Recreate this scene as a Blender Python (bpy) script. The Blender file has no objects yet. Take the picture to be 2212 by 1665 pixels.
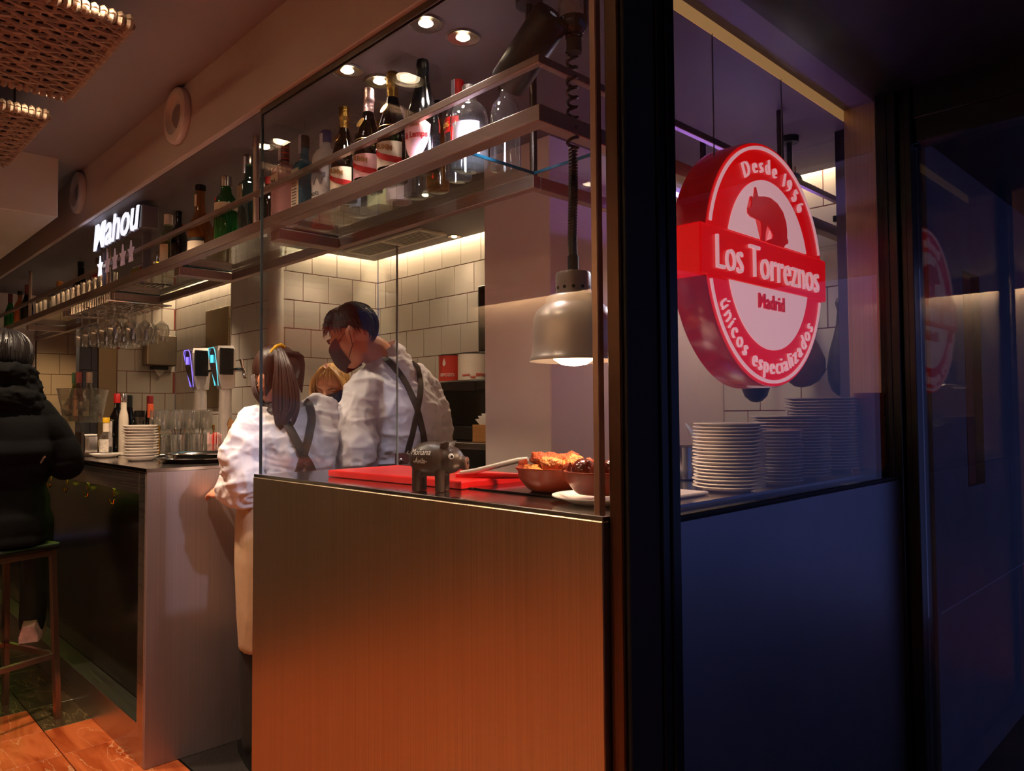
import bpy, bmesh, math, random
from mathutils import Vector, Matrix, noise
from mathutils.bvhtree import BVHTree
random.seed(7)
SC = bpy.context.scene
COL = SC.collection
PI = math.pi

# ------------------------------------------------------------------ camera
F_PX, YAW, PITCH, ROLL, EYE = 1607.36, 2.3695255, 0.03619204, 0.00666223, 1.30
fw = Vector((math.cos(YAW)*math.cos(PITCH), math.sin(YAW)*math.cos(PITCH), math.sin(PITCH)))
rt = Vector((math.sin(YAW), -math.cos(YAW), 0)); dn = fw.cross(rt)
rt, dn = math.cos(ROLL)*rt + math.sin(ROLL)*dn, -math.sin(ROLL)*rt + math.cos(ROLL)*dn
cam_d = bpy.data.cameras.new('camera'); cam = bpy.data.objects.new('camera', cam_d); COL.objects.link(cam)
cam_d.sensor_width = 36.0; cam_d.lens = 36.0*F_PX/2212.0; cam_d.clip_start = 0.05; cam_d.clip_end = 100
cam.matrix_world = Matrix(((rt.x, -dn.x, -fw.x, 0), (rt.y, -dn.y, -fw.y, 0), (rt.z, -dn.z, -fw.z, EYE), (0, 0, 0, 1)))
SC.camera = cam
SC.view_settings.view_transform = 'Standard'; SC.view_settings.look = 'None'
SC.view_settings.gamma = 1.0; SC.view_settings.exposure = 0.0
SC.view_settings.use_curve_mapping = False

# ------------------------------------------------------------------ world (dusk sky) and large lights
world = bpy.data.worlds.new('dusk_sky'); SC.world = world; world.use_nodes = True
bg = world.node_tree.nodes['Background']; bg.inputs[0].default_value = (0.24, 0.28, 0.66, 1); bg.inputs[1].default_value = 0.28

def s2l(c):
    return tuple(((x/12.92) if x <= 0.04045 else ((x+0.055)/1.055)**2.4) for x in c[:3])
GAIN = 4.0
def add_light(name, kind, loc, energy, color=(1, .78, .55), size=.1, aim=None, spot=60, blend=.6, parent=None, sy=None):
    d = bpy.data.lights.new(name, kind); d.energy = energy*GAIN; d.color = color
    if kind == 'AREA':
        d.size = size
        if sy: d.shape = 'RECTANGLE'; d.size_y = sy
    else: d.shadow_soft_size = size
    if kind == 'SPOT': d.spot_size = math.radians(spot); d.spot_blend = blend
    o = bpy.data.objects.new(name, d); COL.objects.link(o); o.location = loc
    if aim is not None:
        v = Vector(aim) - Vector(loc); o.rotation_euler = v.to_track_quat('-Z', 'Y').to_euler()
    if parent is not None:
        o.parent = parent; o.location = Vector(loc) - parent.location
    return o
WARM = (1.0, .76, .53); WARM2 = (1.0, .76, .52); COOL = (.80, .74, 1.0)

# ------------------------------------------------------------------ helpers
def link(o, parent=None):
    COL.objects.link(o)
    if parent is not None: o.parent = parent
    return o
def tag(o, label=None, cat=None, group=None, kind=None):
    if label: o['label'] = label
    if cat: o['category'] = cat
    if group: o['group'] = group
    if kind: o['kind'] = kind
    return o
def thing(name, label, cat, loc=(0, 0, 0), rz=0, group=None):
    o = bpy.data.objects.new(name, None); o.empty_display_size = .05; link(o)
    o.location = loc; o.rotation_euler = (0, 0, rz)
    return tag(o, label, cat, group)
def copy_tree(o, parent=None):
    c = o.copy(); link(c); c.parent = parent
    for ch in list(o.children): copy_tree(ch, c)
    return c

class MB:
    """collects simple shapes into one mesh"""
    def __init__(s): s.bm = bmesh.new(); s.mi = 0
    def raw(s, vs, fs, M=None):
        vv = [s.bm.verts.new(M @ Vector(v) if M else v) for v in vs]
        for f in fs:
            try: s.bm.faces.new([vv[i] for i in f]).material_index = s.mi
            except ValueError: pass
        return vv
    def box(s, p0, p1, bev=0.0, M=None, seg=1):
        x0, y0, z0 = p0; x1, y1, z1 = p1
        t = bmesh.new()
        vs = [t.verts.new(c) for c in ((x0,y0,z0),(x1,y0,z0),(x1,y1,z0),(x0,y1,z0),(x0,y0,z1),(x1,y0,z1),(x1,y1,z1),(x0,y1,z1))]
        for f in ((3,2,1,0),(4,5,6,7),(0,1,5,4),(1,2,6,5),(2,3,7,6),(3,0,4,7)): t.faces.new([vs[i] for i in f])
        if bev > 0: bmesh.ops.bevel(t, geom=list(t.edges), offset=bev, segments=seg, affect='EDGES', profile=.5)
        s.take(t, M)
        return s
    def take(s, t, M=None):
        mp = {}
        for v in t.verts: mp[v] = s.bm.verts.new(M @ v.co if M else v.co)
        for f in t.faces:
            try: s.bm.faces.new([mp[v] for v in f.verts]).material_index = s.mi
            except ValueError: pass
        t.free()
    def lathe(s, prof, c=(0, 0, 0), n=24, M=None, caps=True, sx=1, sy=1):
        """prof: list of (r,z) from bottom to top"""
        rings = []
        for r, z in prof:
            if r < 1e-5: rings.append([s.bm.verts.new(vt(M, (c[0], c[1], c[2]+z)))])
            else: rings.append([s.bm.verts.new(vt(M, (c[0]+sx*r*math.cos(2*PI*i/n), c[1]+sy*r*math.sin(2*PI*i/n), c[2]+z))) for i in range(n)])
        for a, b in zip(rings, rings[1:]):
            for i in range(n):
                j = (i+1) % n
                q = [a[i % len(a)], a[j % len(a)], b[j % len(b)], b[i % len(b)]]
                q2 = []
                for v in q:
                    if v not in q2: q2.append(v)
                if len(q2) > 2:
                    try: s.bm.faces.new(q2).material_index = s.mi
                    except ValueError: pass
        if caps:
            for rg, rev in ((rings[0], True), (rings[-1], False)):
                if len(rg) > 2:
                    try: s.bm.faces.new(list(reversed(rg)) if rev else rg).material_index = s.mi
                    except ValueError: pass
        return s
    def tube(s, path, rad, n=8, M=None, caps=True, flat=1.0, up=None):
        """tube along path, rad: number or list; flat scales the binormal direction"""
        P = [Vector(p) for p in path]; R = rad if isinstance(rad, (list, tuple)) else [rad]*len(P)
        rings = []; prev = None
        for i, p in enumerate(P):
            t = (P[min(i+1, len(P)-1)] - P[max(i-1, 0)])
            t = t.normalized() if t.length > 1e-9 else Vector((0, 0, 1))
            if prev is None:
                a = Vector(up) if up else (Vector((0, 0, 1)) if abs(t.z) < .9 else Vector((1, 0, 0)))
            else: a = prev
            nrm = (a - t*a.dot(t)); nrm = nrm.normalized() if nrm.length > 1e-6 else t.orthogonal().normalized()
            prev = nrm; bi = t.cross(nrm)
            r = R[i]
            rings.append([s.bm.verts.new(vt(M, p + nrm*r*math.cos(2*PI*k/n) + bi*r*flat*math.sin(2*PI*k/n))) for k in range(n)])
        for a, b in zip(rings, rings[1:]):
            for k in range(n):
                j = (k+1) % n
                try: s.bm.faces.new((a[k], a[j], b[j], b[k])).material_index = s.mi
                except ValueError: pass
        if caps:
            for rg in (list(reversed(rings[0])), rings[-1]):
                try: s.bm.faces.new(rg).material_index = s.mi
                except ValueError: pass
        return s
    def ell(s, c, r, M=None, seg=16, rings=10):
        t = bmesh.new(); bmesh.ops.create_uvsphere(t, u_segments=seg, v_segments=rings, radius=1)
        for v in t.verts: v.co = Vector((v.co.x*r[0]+c[0], v.co.y*r[1]+c[1], v.co.z*r[2]+c[2]))
        s.take(t, M); return s
    def prism(s, poly, z0, z1, M=None):
        """poly: list of (x,y) extruded from z0 to z1"""
        t = bmesh.new()
        a = [t.verts.new((x, y, z0)) for x, y in poly]; b = [t.verts.new((x, y, z1)) for x, y in poly]
        n = len(poly); fs = [t.faces.new(list(reversed(a))), t.faces.new(b)]
        for i in range(n): t.faces.new((a[i], a[(i+1) % n], b[(i+1) % n], b[i]))
        bmesh.ops.triangulate(t, faces=[f for f in fs if len(f.verts) > 4])
        s.take(t, M); return s
    def loft(s, rings, M=None, caps=True):
        rr = [[s.bm.verts.new(vt(M, p)) for p in r] for r in rings]; n = len(rr[0])
        for a, b in zip(rr, rr[1:]):
            for k in range(n):
                j = (k+1) % n
                try: s.bm.faces.new((a[k], a[j], b[j], b[k])).material_index = s.mi
                except ValueError: pass
        if caps:
            for rg in (list(reversed(rr[0])), rr[-1]):
                try: s.bm.faces.new(rg).material_index = s.mi
                except ValueError: pass
        return s
    def mesh(s, name, smooth=False, ang=40, fix=True):
        if fix: bmesh.ops.recalc_face_normals(s.bm, faces=list(s.bm.faces))
        me = bpy.data.meshes.new(name); s.bm.to_mesh(me); s.bm.free()
        if smooth:
            me.shade_smooth()
            if ang < 180: me.set_sharp_from_angle(angle=math.radians(ang))
        return me
    def build(s, name, mat, parent=None, smooth=False, ang=40, w=False, loc=None, fix=True):
        """w=True: coordinates are world ones, moved into the parent's frame (parent unrotated)"""
        if w and parent is not None:
            off = Vector((0, 0, 0)); q = parent
            while q is not None: off += q.location; q = q.parent
            bmesh.ops.translate(s.bm, verts=list(s.bm.verts), vec=-off)
        me = s.mesh(name, smooth, ang, fix)
        for m in (mat if isinstance(mat, (list, tuple)) else [mat]): me.materials.append(m)
        o = bpy.data.objects.new(name, me); link(o, parent)
        if loc is not None: o.location = loc
        return o
def vt(M, p): return (M @ Vector(p)) if M else Vector(p)
def inst(name, me, parent=None, loc=(0, 0, 0), rot=(0, 0, 0), scale=None):
    o = bpy.data.objects.new(name, me); link(o, parent); o.location = loc; o.rotation_euler = rot
    if scale: o.scale = scale
    return o
def struct(o): o['kind'] = 'structure'; return o
def wbox(name, p0, p1, mat, bev=0, parent=None): return MB().box(p0, p1, bev).build(name, mat, parent, w=parent is not None)

def text_bm(body, size, depth=0.0, sx=1.0, align='CENTER', bold=0.0, shear=0.0):
    cu = bpy.data.curves.new('t', 'FONT'); cu.body = body; cu.size = size; cu.extrude = depth; cu.align_x = align
    cu.offset = bold; cu.shear = shear; cu.resolution_u = 3
    ob = bpy.data.objects.new('t', cu)
    me = ob.to_mesh(); t = bmesh.new(); t.from_mesh(me); ob.to_mesh_clear()
    bpy.data.objects.remove(ob); bpy.data.curves.remove(cu)
    for v in t.verts: v.co.x *= sx
    return t
ORD = ['topmost', 'second', 'third', 'fourth', 'fifth', 'sixth', 'seventh', 'eighth', 'ninth', 'tenth', 'eleventh', 'twelfth', 'thirteenth', 'fourteenth', 'fifteenth', 'sixteenth', 'seventeenth', 'eighteenth', 'nineteenth', 'twentieth', 'twenty-first', 'twenty-second', 'twenty-third', 'twenty-fourth']
def nth(k): return 'topmost' if k == 0 else ORD[k] + ' from the top'

# ------------------------------------------------------------------ materials
MATS = {}
def mat(name, col, rough=.5, metal=0.0, var=0.0, vscale=8.0, bump=0.0, bscale=60.0, emit=None, estr=1.0, stretch=None, coat=0.0, spec=None, aniso=0.0, rvar=0.0, sheen=0.0):
    if name in MATS: return MATS[name]
    m = bpy.data.materials.new(name); m.use_nodes = True; nt = m.node_tree; b = nt.nodes['Principled BSDF']
    c = s2l(col); b.inputs['Base Color'].default_value = (*c, 1); b.inputs['Roughness'].default_value = rough; b.inputs['Metallic'].default_value = metal
    if coat: b.inputs['Coat Weight'].default_value = coat; b.inputs['Coat Roughness'].default_value = .1
    if spec is not None: b.inputs['Specular IOR Level'].default_value = spec
    if aniso: b.inputs['Anisotropic'].default_value = aniso
    if sheen: b.inputs['Sheen Weight'].default_value = sheen
    if emit is not None:
        b.inputs['Emission Color'].default_value = (*s2l(emit), 1); b.inputs['Emission Strength'].default_value = estr
    vec = None
    if var or bump or rvar:
        tc = nt.nodes.new('ShaderNodeTexCoord'); mp = nt.nodes.new('ShaderNodeMapping'); nt.links.new(tc.outputs['Object'], mp.inputs[0])
        if stretch: mp.inputs['Scale'].default_value = stretch
        vec = mp.outputs[0]
    if var:
        n = nt.nodes.new('ShaderNodeTexNoise'); n.inputs['Scale'].default_value = vscale; n.inputs['Detail'].default_value = 4; nt.links.new(vec, n.inputs['Vector'])
        r = nt.nodes.new('ShaderNodeValToRGB'); nt.links.new(n.outputs['Fac'], r.inputs[0])
        r.color_ramp.elements[0].position = .3; r.color_ramp.elements[1].position = .7
        r.color_ramp.elements[0].color = (*[x*(1-var) for x in c], 1); r.color_ramp.elements[1].color = (*[min(1, x*(1+var)) for x in c], 1)
        nt.links.new(r.outputs[0], b.inputs['Base Color'])
    if rvar:
        n = nt.nodes.new('ShaderNodeTexNoise'); n.inputs['Scale'].default_value = vscale; nt.links.new(vec, n.inputs['Vector'])
        mr = nt.nodes.new('ShaderNodeMapRange'); mr.inputs['To Min'].default_value = max(0, rough-rvar); mr.inputs['To Max'].default_value = rough+rvar
        nt.links.new(n.outputs['Fac'], mr.inputs[0]); nt.links.new(mr.outputs[0], b.inputs['Roughness'])
    if bump:
        n = nt.nodes.new('ShaderNodeTexNoise'); n.inputs['Scale'].default_value = bscale; n.inputs['Detail'].default_value = 3; nt.links.new(vec, n.inputs['Vector'])
        bp = nt.nodes.new('ShaderNodeBump'); bp.inputs['Strength'].default_value = bump; bp.inputs['Distance'].default_value = .01
        nt.links.new(n.outputs['Fac'], bp.inputs['Height']); nt.links.new(bp.outputs[0], b.inputs['Normal'])
    MATS[name] = m; return m
def pane(name, tint=(.96, .97, .97), refl=(1, 1, 1), ior=1.5, rough=0.0, boost=1.0, body=0.0, bcol=None):
    """thin glass: clear tint plus fresnel reflection; lets the light of the lamps through"""
    if name in MATS: return MATS[name]
    m = bpy.data.materials.new(name); m.use_nodes = True; nt = m.node_tree; nt.nodes.remove(nt.nodes['Principled BSDF']); out = nt.nodes['Material Output']
    t = nt.nodes.new('ShaderNodeBsdfTransparent'); t.inputs[0].default_value = (*tint, 1)
    if body:      # part of the light is scattered in the coloured glass
        df = nt.nodes.new('ShaderNodeBsdfDiffuse'); df.inputs[0].default_value = (*(bcol or tint), 1); tr = nt.nodes.new('ShaderNodeBsdfTranslucent'); tr.inputs[0].default_value = (*(bcol or tint), 1)
        m0 = nt.nodes.new('ShaderNodeMixShader'); nt.links.new(df.outputs[0], m0.inputs[1]); nt.links.new(tr.outputs[0], m0.inputs[2])
        m1 = nt.nodes.new('ShaderNodeMixShader'); m1.inputs[0].default_value = body; nt.links.new(t.outputs[0], m1.inputs[1]); nt.links.new(m0.outputs[0], m1.inputs[2]); t = m1
    g = nt.nodes.new('ShaderNodeBsdfGlossy'); g.inputs['Roughness'].default_value = rough; g.inputs[0].default_value = (*refl, 1)
    lw = nt.nodes.new('ShaderNodeLayerWeight'); lw.inputs[0].default_value = .5
    pw = nt.nodes.new('ShaderNodeMath'); pw.operation = 'POWER'; pw.inputs[1].default_value = 5.0; nt.links.new(lw.outputs['Facing'], pw.inputs[0])
    f0 = ((ior-1)/(ior+1))**2
    ma = nt.nodes.new('ShaderNodeMath'); ma.operation = 'MULTIPLY_ADD'; ma.inputs[1].default_value = (1-f0)*boost; ma.inputs[2].default_value = f0*boost; ma.use_clamp = True; nt.links.new(pw.outputs[0], ma.inputs[0])
    mx = nt.nodes.new('ShaderNodeMixShader'); f = ma.outputs[0]
    nt.links.new(f, mx.inputs[0]); nt.links.new(t.outputs[0], mx.inputs[1]); nt.links.new(g.outputs[0], mx.inputs[2]); nt.links.new(mx.outputs[0], out.inputs[0])
    MATS[name] = m; return m
def brushed(name, col, rough, stretch, bump=.06):
    """brushed metal: fine lines along one direction vary the gloss"""
    return mat(name, col, rough, 1.0, var=.10, vscale=1.0, bump=bump, bscale=1.0, stretch=stretch, rvar=.06)
def marble(name, base, dark, vein):
    if name in MATS: return MATS[name]
    m = bpy.data.materials.new(name); m.use_nodes = True; nt = m.node_tree; b = nt.nodes['Principled BSDF']; b.inputs['Roughness'].default_value = .22
    tc = nt.nodes.new('ShaderNodeTexCoord'); oi = nt.nodes.new('ShaderNodeObjectInfo'); add = nt.nodes.new('ShaderNodeVectorMath'); add.operation = 'ADD'
    sc = nt.nodes.new('ShaderNodeVectorMath'); sc.operation = 'SCALE'; sc.inputs['Scale'].default_value = 9.0
    nt.links.new(oi.outputs['Location'], sc.inputs[0]); nt.links.new(tc.outputs['Object'], add.inputs[0]); nt.links.new(sc.outputs[0], add.inputs[1])
    mp = nt.nodes.new('ShaderNodeMapping'); mp.inputs['Rotation'].default_value = (0, 0, .6); mp.inputs['Scale'].default_value = (.8, 3.4, 1); nt.links.new(add.outputs[0], mp.inputs[0])
    n1 = nt.nodes.new('ShaderNodeTexNoise'); n1.inputs['Scale'].default_value = 3.2; n1.inputs['Detail'].default_value = 6; n1.inputs['Distortion'].default_value = 1.2; nt.links.new(mp.outputs[0], n1.inputs['Vector'])
    r1 = nt.nodes.new('ShaderNodeValToRGB'); nt.links.new(n1.outputs['Fac'], r1.inputs[0])
    r1.color_ramp.elements[0].position = .34; r1.color_ramp.elements[0].color = (*s2l(dark), 1); r1.color_ramp.elements[1].position = .62; r1.color_ramp.elements[1].color = (*s2l(base), 1)
    n2 = nt.nodes.new('ShaderNodeTexNoise'); n2.inputs['Scale'].default_value = 2.3; n2.inputs['Detail'].default_value = 5; n2.inputs['Distortion'].default_value = .7; nt.links.new(mp.outputs[0], n2.inputs['Vector'])
    r2 = nt.nodes.new('ShaderNodeValToRGB'); nt.links.new(n2.outputs['Fac'], r2.inputs[0])
    e = r2.color_ramp.elements; e[0].position = .492; e[0].color = (0, 0, 0, 1); e[1].position = .5; e[1].color = (.55, .55, .55, 1); x = e.new(.508); x.color = (0, 0, 0, 1)
    mx = nt.nodes.new('ShaderNodeMix'); mx.data_type = 'RGBA'; nt.links.new(r2.outputs[0], mx.inputs[0]); nt.links.new(r1.outputs[0], mx.inputs[6]); mx.inputs[7].default_value = (*s2l(vein), 1)
    nt.links.new(mx.outputs[2], b.inputs['Base Color']); MATS[name] = m; return m

STEEL_V = brushed('brushed_steel_vertical', (.72, .645, .54), .33, (260, 260, 1.2))
STEEL_H = brushed('brushed_steel_along', (.74, .70, .66), .30, (2, 300, 300))
STEEL_TOP = brushed('steel_worktop', (.72, .68, .66), .16, (3, 240, 240), .03)
STEEL_DARK = brushed('dark_steel', (.40, .36, .33), .30, (3, 260, 260))
CHROME = mat('chrome', (.82, .80, .78), .12, 1.0, var=.05)
ALU = mat('spun_aluminium', (.80, .76, .73), .36, .55, var=.05, vscale=30)
BLACK = mat('black_lacquer', (.035, .034, .036), .28, 0, var=.1)
BLACKM = mat('black_matt', (.045, .042, .042), .6, 0, var=.1)
BRASS = mat('brass', (.80, .62, .25), .2, 1.0, var=.08)
GLASS = pane('clear_glass')
GLASSW = pane('shop_window_glass', (.95, .96, .98), boost=1.1)
GLASSV = pane('drinking_glass', (.90, .90, .88), ior=1.6, boost=2.8, body=.05, bcol=(.9, .86, .8))
GEDGE = mat('glass_edge_teal', (.06, .22, .27), .15, 0, var=.1)
WHITE = mat('white_porcelain', (.88, .84, .80), .25, 0, var=.04)
SOFFIT = mat('grey_brown_paint', (.70, .64, .62), .75, 0, var=.06, vscale=2, bump=.03)
CEILP = mat('dark_ceiling_paint', (.36, .31, .32), .6, 0, var=.06, vscale=2)
CREAM = mat('cream_paint', (.80, .74, .68), .7, 0, var=.04, vscale=3)
COLP = mat('pale_rose_plaster', (.86, .77, .73), .65, 0, var=.03, vscale=2)
GROUT = mat('red_brown_grout', (.56, .26, .18), .8, 0, var=.1, vscale=20)
TILE = mat('glazed_white_tile', (.80, .76, .71), .22, 0, var=.05, vscale=1.5, bump=.02, bscale=9)
TILE_B = mat('glazed_slate_tile', (.30, .30, .36), .25, 0, var=.05)
LED = mat('warm_led', (1, .9, .7), .5, 0, emit=(1.0, .89, .72), estr=60)
BULB = mat('glowing_bulb', (1, .9, .8), .4, 0, emit=(1.0, .90, .74), estr=14)
BULBC = mat('glowing_cool_lens', (1, 1, 1), .4, 0, emit=(.95, .92, 1.0), estr=22)
# ------------------------------------------------------------------ large structure
DARKFLOOR = mat('dark_rubber_floor', (.13, .10, .09), .55, 0, var=.25, vscale=60, bump=.15, bscale=120)
MARB_O = marble('orange_marble', (.74, .38, .20), (.56, .22, .09), (.88, .70, .52))
MARB_D = marble('dark_brown_marble', (.30, .24, .16), (.17, .12, .07), (.55, .46, .28))
floor = struct(MB().box((-9.2, -3.4, -.12), (3.0, 5.2, -.012)).build('floor', DARKFLOOR))
for nm, m, w, d in (('tile_o', MARB_O, .297, .297), ('tile_d', MARB_D, .297, .297)):
    MATS[nm+'_me'] = MB().box((-w/2, -d/2, -.012), (w/2, d/2, 0), .0015).mesh(nm); MATS[nm+'_me'].materials.append(m)
for i in range(-16, 13):
    for j in range(-9, 2):
        x, y = -3.44+.3*i*1.0, .935-.3*(1-j)+.3*0
        if y > 1.0 and x < -3.1 and False: continue
        dark = (x < -3.59 and y > .785) or x < -3.89
        o = inst('floor_tile', MATS['tile_d_me' if dark else 'tile_o_me'], floor, (x, y, 0))
MB().box((-9, 1.09, -.012), (-.9, 3.3, 0)).build('service_floor', DARKFLOOR, floor)
MB().box((1.9, -1.0, -.012), (3.0, 5.2, 0)).build('threshold', DARKFLOOR, floor)

ceiling = struct(wbox('ceiling', (-9.2, -3.4, 2.60), (1.9, 1.10, 2.72), mat('taupe_ceiling_paint', (.58, .53, .54), .6, 0, var=.05, vscale=2)))
struct(wbox('wall_soffit', (-9.2, 1.10, 2.32), (-.90, 1.125, 2.72), SOFFIT, .003))
cb = struct(MB().box((-9.2, 1.125, 2.32), (-4.88, 2.255, 2.40)).box((-4.88, 1.125, 2.32), (-4.19, 2.055, 2.40)).box((-4.19, 1.125, 2.32), (-1.04, 2.80, 2.40)).box((-2.2, 2.80, 2.32), (-1.04, 3.13, 2.40)).box((-9.2, 1.125, 2.45), (-.9, 3.4, 2.6)).build('ceiling_bar', CEILP))
LINTEL = mat('plum_grey_paint', (.36, .31, .37), .5, 0, var=.05)
struct(MB().box((-1.04, 1.125, 2.36), (-.93, 3.3, 2.46)).build('ceiling_lintel', LINTEL))
struct(wbox('ceiling_porch', (-.93, 1.10, 2.355), (1.9, 2.72, 2.6), BLACKM))
struct(MB().box((-.80, 2.63, 2.178), (1.9, 2.72, 2.36), .004).box((-.80, 2.615, 2.25), (1.9, 2.63, 2.36), .003).build('trim_transom', BLACK))

def tile_wall(name, p, u, length, tm=TILE, gm=None, thick=.10, z0=.95, z1=2.40, tw=.18, ph=0.0, nrm=None, offs=.062):
    """wall slab with its face through p running along u; tiles stand 6 mm proud of the grout"""
    p = Vector(p); u = Vector(u); n = Vector(nrm)
    M = Matrix(((u.x, n.x, 0, p.x), (u.y, n.y, 0, p.y), (0, 0, 1, 0), (0, 0, 0, 1)))
    slab = struct(MB().box((0, -thick, 0), (length, -.006, z1), M=M).build(name, gm or GROUT))
    rows = [z1]; z = 2.185
    while z > z0: rows.append(z); z -= .177
    g = .0022
    for r in range(len(rows)-1):
        zt, zb = rows[r], rows[r+1]; x = -((ph + r*offs) % tw); 
        while x < length-.01:
            a, b = max(x, 0), min(x+tw, length)
            if b-a > .02:
                o = MB().box((a+g, -.012, zb+g), (b-g, 0, zt-g), .0015, M=M).build('wall_tile', tm, slab)
            x += tw
    return slab
tile_wall('wall_back', (-4.25, 2.87), (1, 0), 2.08, nrm=(0, -1), ph=.03)
tile_wall('wall_return', (-4.25, 2.13), (0, 1), .74, nrm=(1, 0), ph=.118)
tile_wall('wall_service', (-4.87, 2.12), (1, 0), .613, nrm=(0, -1), ph=.05)
tile_wall('wall_recess', (-6.45, 2.33), (1, 0), 1.58, nrm=(0, -1), ph=.02)
tile_wall('wall_far', (-6.45, 1.88), (0, 1), .45, nrm=(1, 0), ph=.04, thick=.05)
tile_wall('wall_pantry', (-1.84, 3.20), (1, 0), 1.02, nrm=(0, -1), ph=.09, tw=.195)
tile_wall('wall_slate', (-6.47, 1.617), (0, 1), .13, tm=TILE_B, gm=mat('slate_grout', (.2, .18, .2), .8), nrm=(1, 0), ph=.09)
struct(MB().lathe([(.045, 0), (.045, 2.40)], (-4.27, 2.14, 0), 20).build('wall_corner', TILE, smooth=True))
struct(MB().box((-4.88, 2.12, 0), (-4.872, 2.33, 2.40)).build('wall_jog', TILE))
# cold store doors and steel sheet at the end of the bar
struct(wbox('wall_end', (-9.3, .9, 0), (-8.9, 3.4, 2.6), CREAM))
STEELP = mat('stainless_sheet', (.66, .60, .50), .22, 1.0, var=.12, vscale=3)
BEIGE = mat('glossy_beige_tile', (.64, .54, .40), .18, 0, var=.08, vscale=2)
tile_wall('wall_beige', (-7.33, 1.505), (0, 1), .85, tm=BEIGE, gm=mat('beige_grout', (.42, .33, .24), .8), nrm=(1, 0), tw=.36)
struct(MB().box((-6.50, 1.749, 0), (-6.452, 1.878, 2.40), .002).build('wall_beige_strip', BEIGE))
d2 = struct(MB().box((-7.42, .97, 0), (-7.34, 1.50, 2.40), .004).build('door_2', CREAM))
for z in (1.50, 1.68): MB().box((-7.34, 1.485, z), (-7.325, 1.503, z+.03), .004).build('hinge', BLACKM, d2)

# white plaster pillar
struct(MB().box((-2.20, 1.99, 0), (-1.84, 2.98, 2.40), .004).build('wall_pillar', COLP))
struct(wbox('wall_pillar_side', (-2.0, 2.98, 0), (-1.842, 3.3, 2.4), COLP))

# black corner post beside the shop window
BRONZE = brushed('bronze_steel', (.36, .27, .22), .35, (220, 220, 1.0))
DARKBLUE = mat('blue_black_lacquer', (.035, .033, .035), .7, 0, var=.1)
cp = struct(MB().box((-.895, 1.127, 0), (-.862, 1.30, 2.62), .003).build('wall_corner_post', BRONZE))
MB().box((-.865, 1.135, 0), (-.853, 1.235, 2.60), .002).build('post_panel', DARKBLUE, cp)
for y0, y1, dx in ((1.237, 1.262, .0), (1.265, 1.285, .004), (1.287, 1.305, -.002)):
    MB().box((-.875, y0, 0), (-.848+dx, y1, 2.60), .002).build('frame_profile', BLACK, cp)
MB().box((-.925, 1.118, 1.10), (-.908, 1.135, 2.33), .002).build('edge_strip', mat('pale_bronze', (.66, .54, .47), .35, .8, var=.1), cp)

# shop window
w1 = struct(MB().box((-.874, 1.30, 1.075), (-.866, 2.62, 2.37)).build('window_1', GLASSW))
MB().box((-.885, 1.30, 2.36), (-.848, 2.62, 2.40), .002).build('window_frame', BLACK, w1)
MB().box((-.895, 1.30, 1.076), (-.862, 2.60, 1.086), .002).build('window_gasket', BLACKM, w1)
jb = struct(MB().box((-1.04, 2.66, 0), (-.915, 2.70, 2.46), .003).build('wall_jamb', brushed('warm_jamb_steel', (.78, .66, .56), .42, (180, 180, 1.0))))
fr = struct(MB().box((-.915, 2.60, 0), (-.878, 2.72, 2.46), .003).build('trim_door_frame', BLACK))
for x0, x1, y in ((-.878, -.85, 2.60), (-.85, -.828, 2.625), (-.828, -.806, 2.61)): MB().box((x0, y, 0), (x1-.002, 2.72, 2.36), .002).build('frame_profile', BLACK, fr)
# glazed street door
d1 = struct(MB().box((-.806, 2.655, 0), (1.9, 2.665, 2.18)).build('door_1', pane('dark_door_glass', (.80, .84, .95), boost=1.5)))
STREETW = mat('street_plaster', (.46, .46, .50), .8, 0, var=.10, vscale=5, bump=.1, bscale=30)
sw = struct(MB().box((-1.1, 2.73, -.1), (-.80, 5.2, 1.014)).box((-1.1, 2.73, 1.82), (-.80, 5.2, 2.205)).box((-1.1, 2.73, 1.014), (-.80, 3.118, 1.82)).box((-1.1, 3.345, 1.014), (-.80, 5.2, 1.82)).build('wall_street', STREETW))
MB().box((-1.1, 3.118, 1.014), (-.98, 3.345, 1.82)).build('slot_back', BLACK, sw)
MB().box((-.802, 2.75, .62), (-.797, 5.2, .628)).build('joint_line', mat('pale_joint', (.6, .6, .66), .7), sw)
struct(wbox('ceiling_street', (-1.1, 2.73, 2.205), (.9, 5.2, 2.5), BLACKM))

# bulkhead crossing the dining room, dining room walls
struct(MB().box((-6.6, -1.8, 2.30), (-4.27, .96, 2.62), .004).build('wall_bulkhead', CREAM))
STONE = mat('cream_stone', (.82, .74, .64), .55, 0, var=.12, vscale=3, bump=.1, bscale=18)
struct(wbox('wall_dining', (-9.2, -3.42, 0), (1.9, -3.3, 2.62), STONE))
struct(wbox('wall_street_side', (1.8, -3.3, 0), (1.9, .2, 2.62), mat('dark_panelling', (.25, .2, .18), .5, 0, var=.1)))
struct(wbox('wall_left', (-9.3, -3.3, 0), (-9.2, .9, 2.62), STONE))

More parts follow.
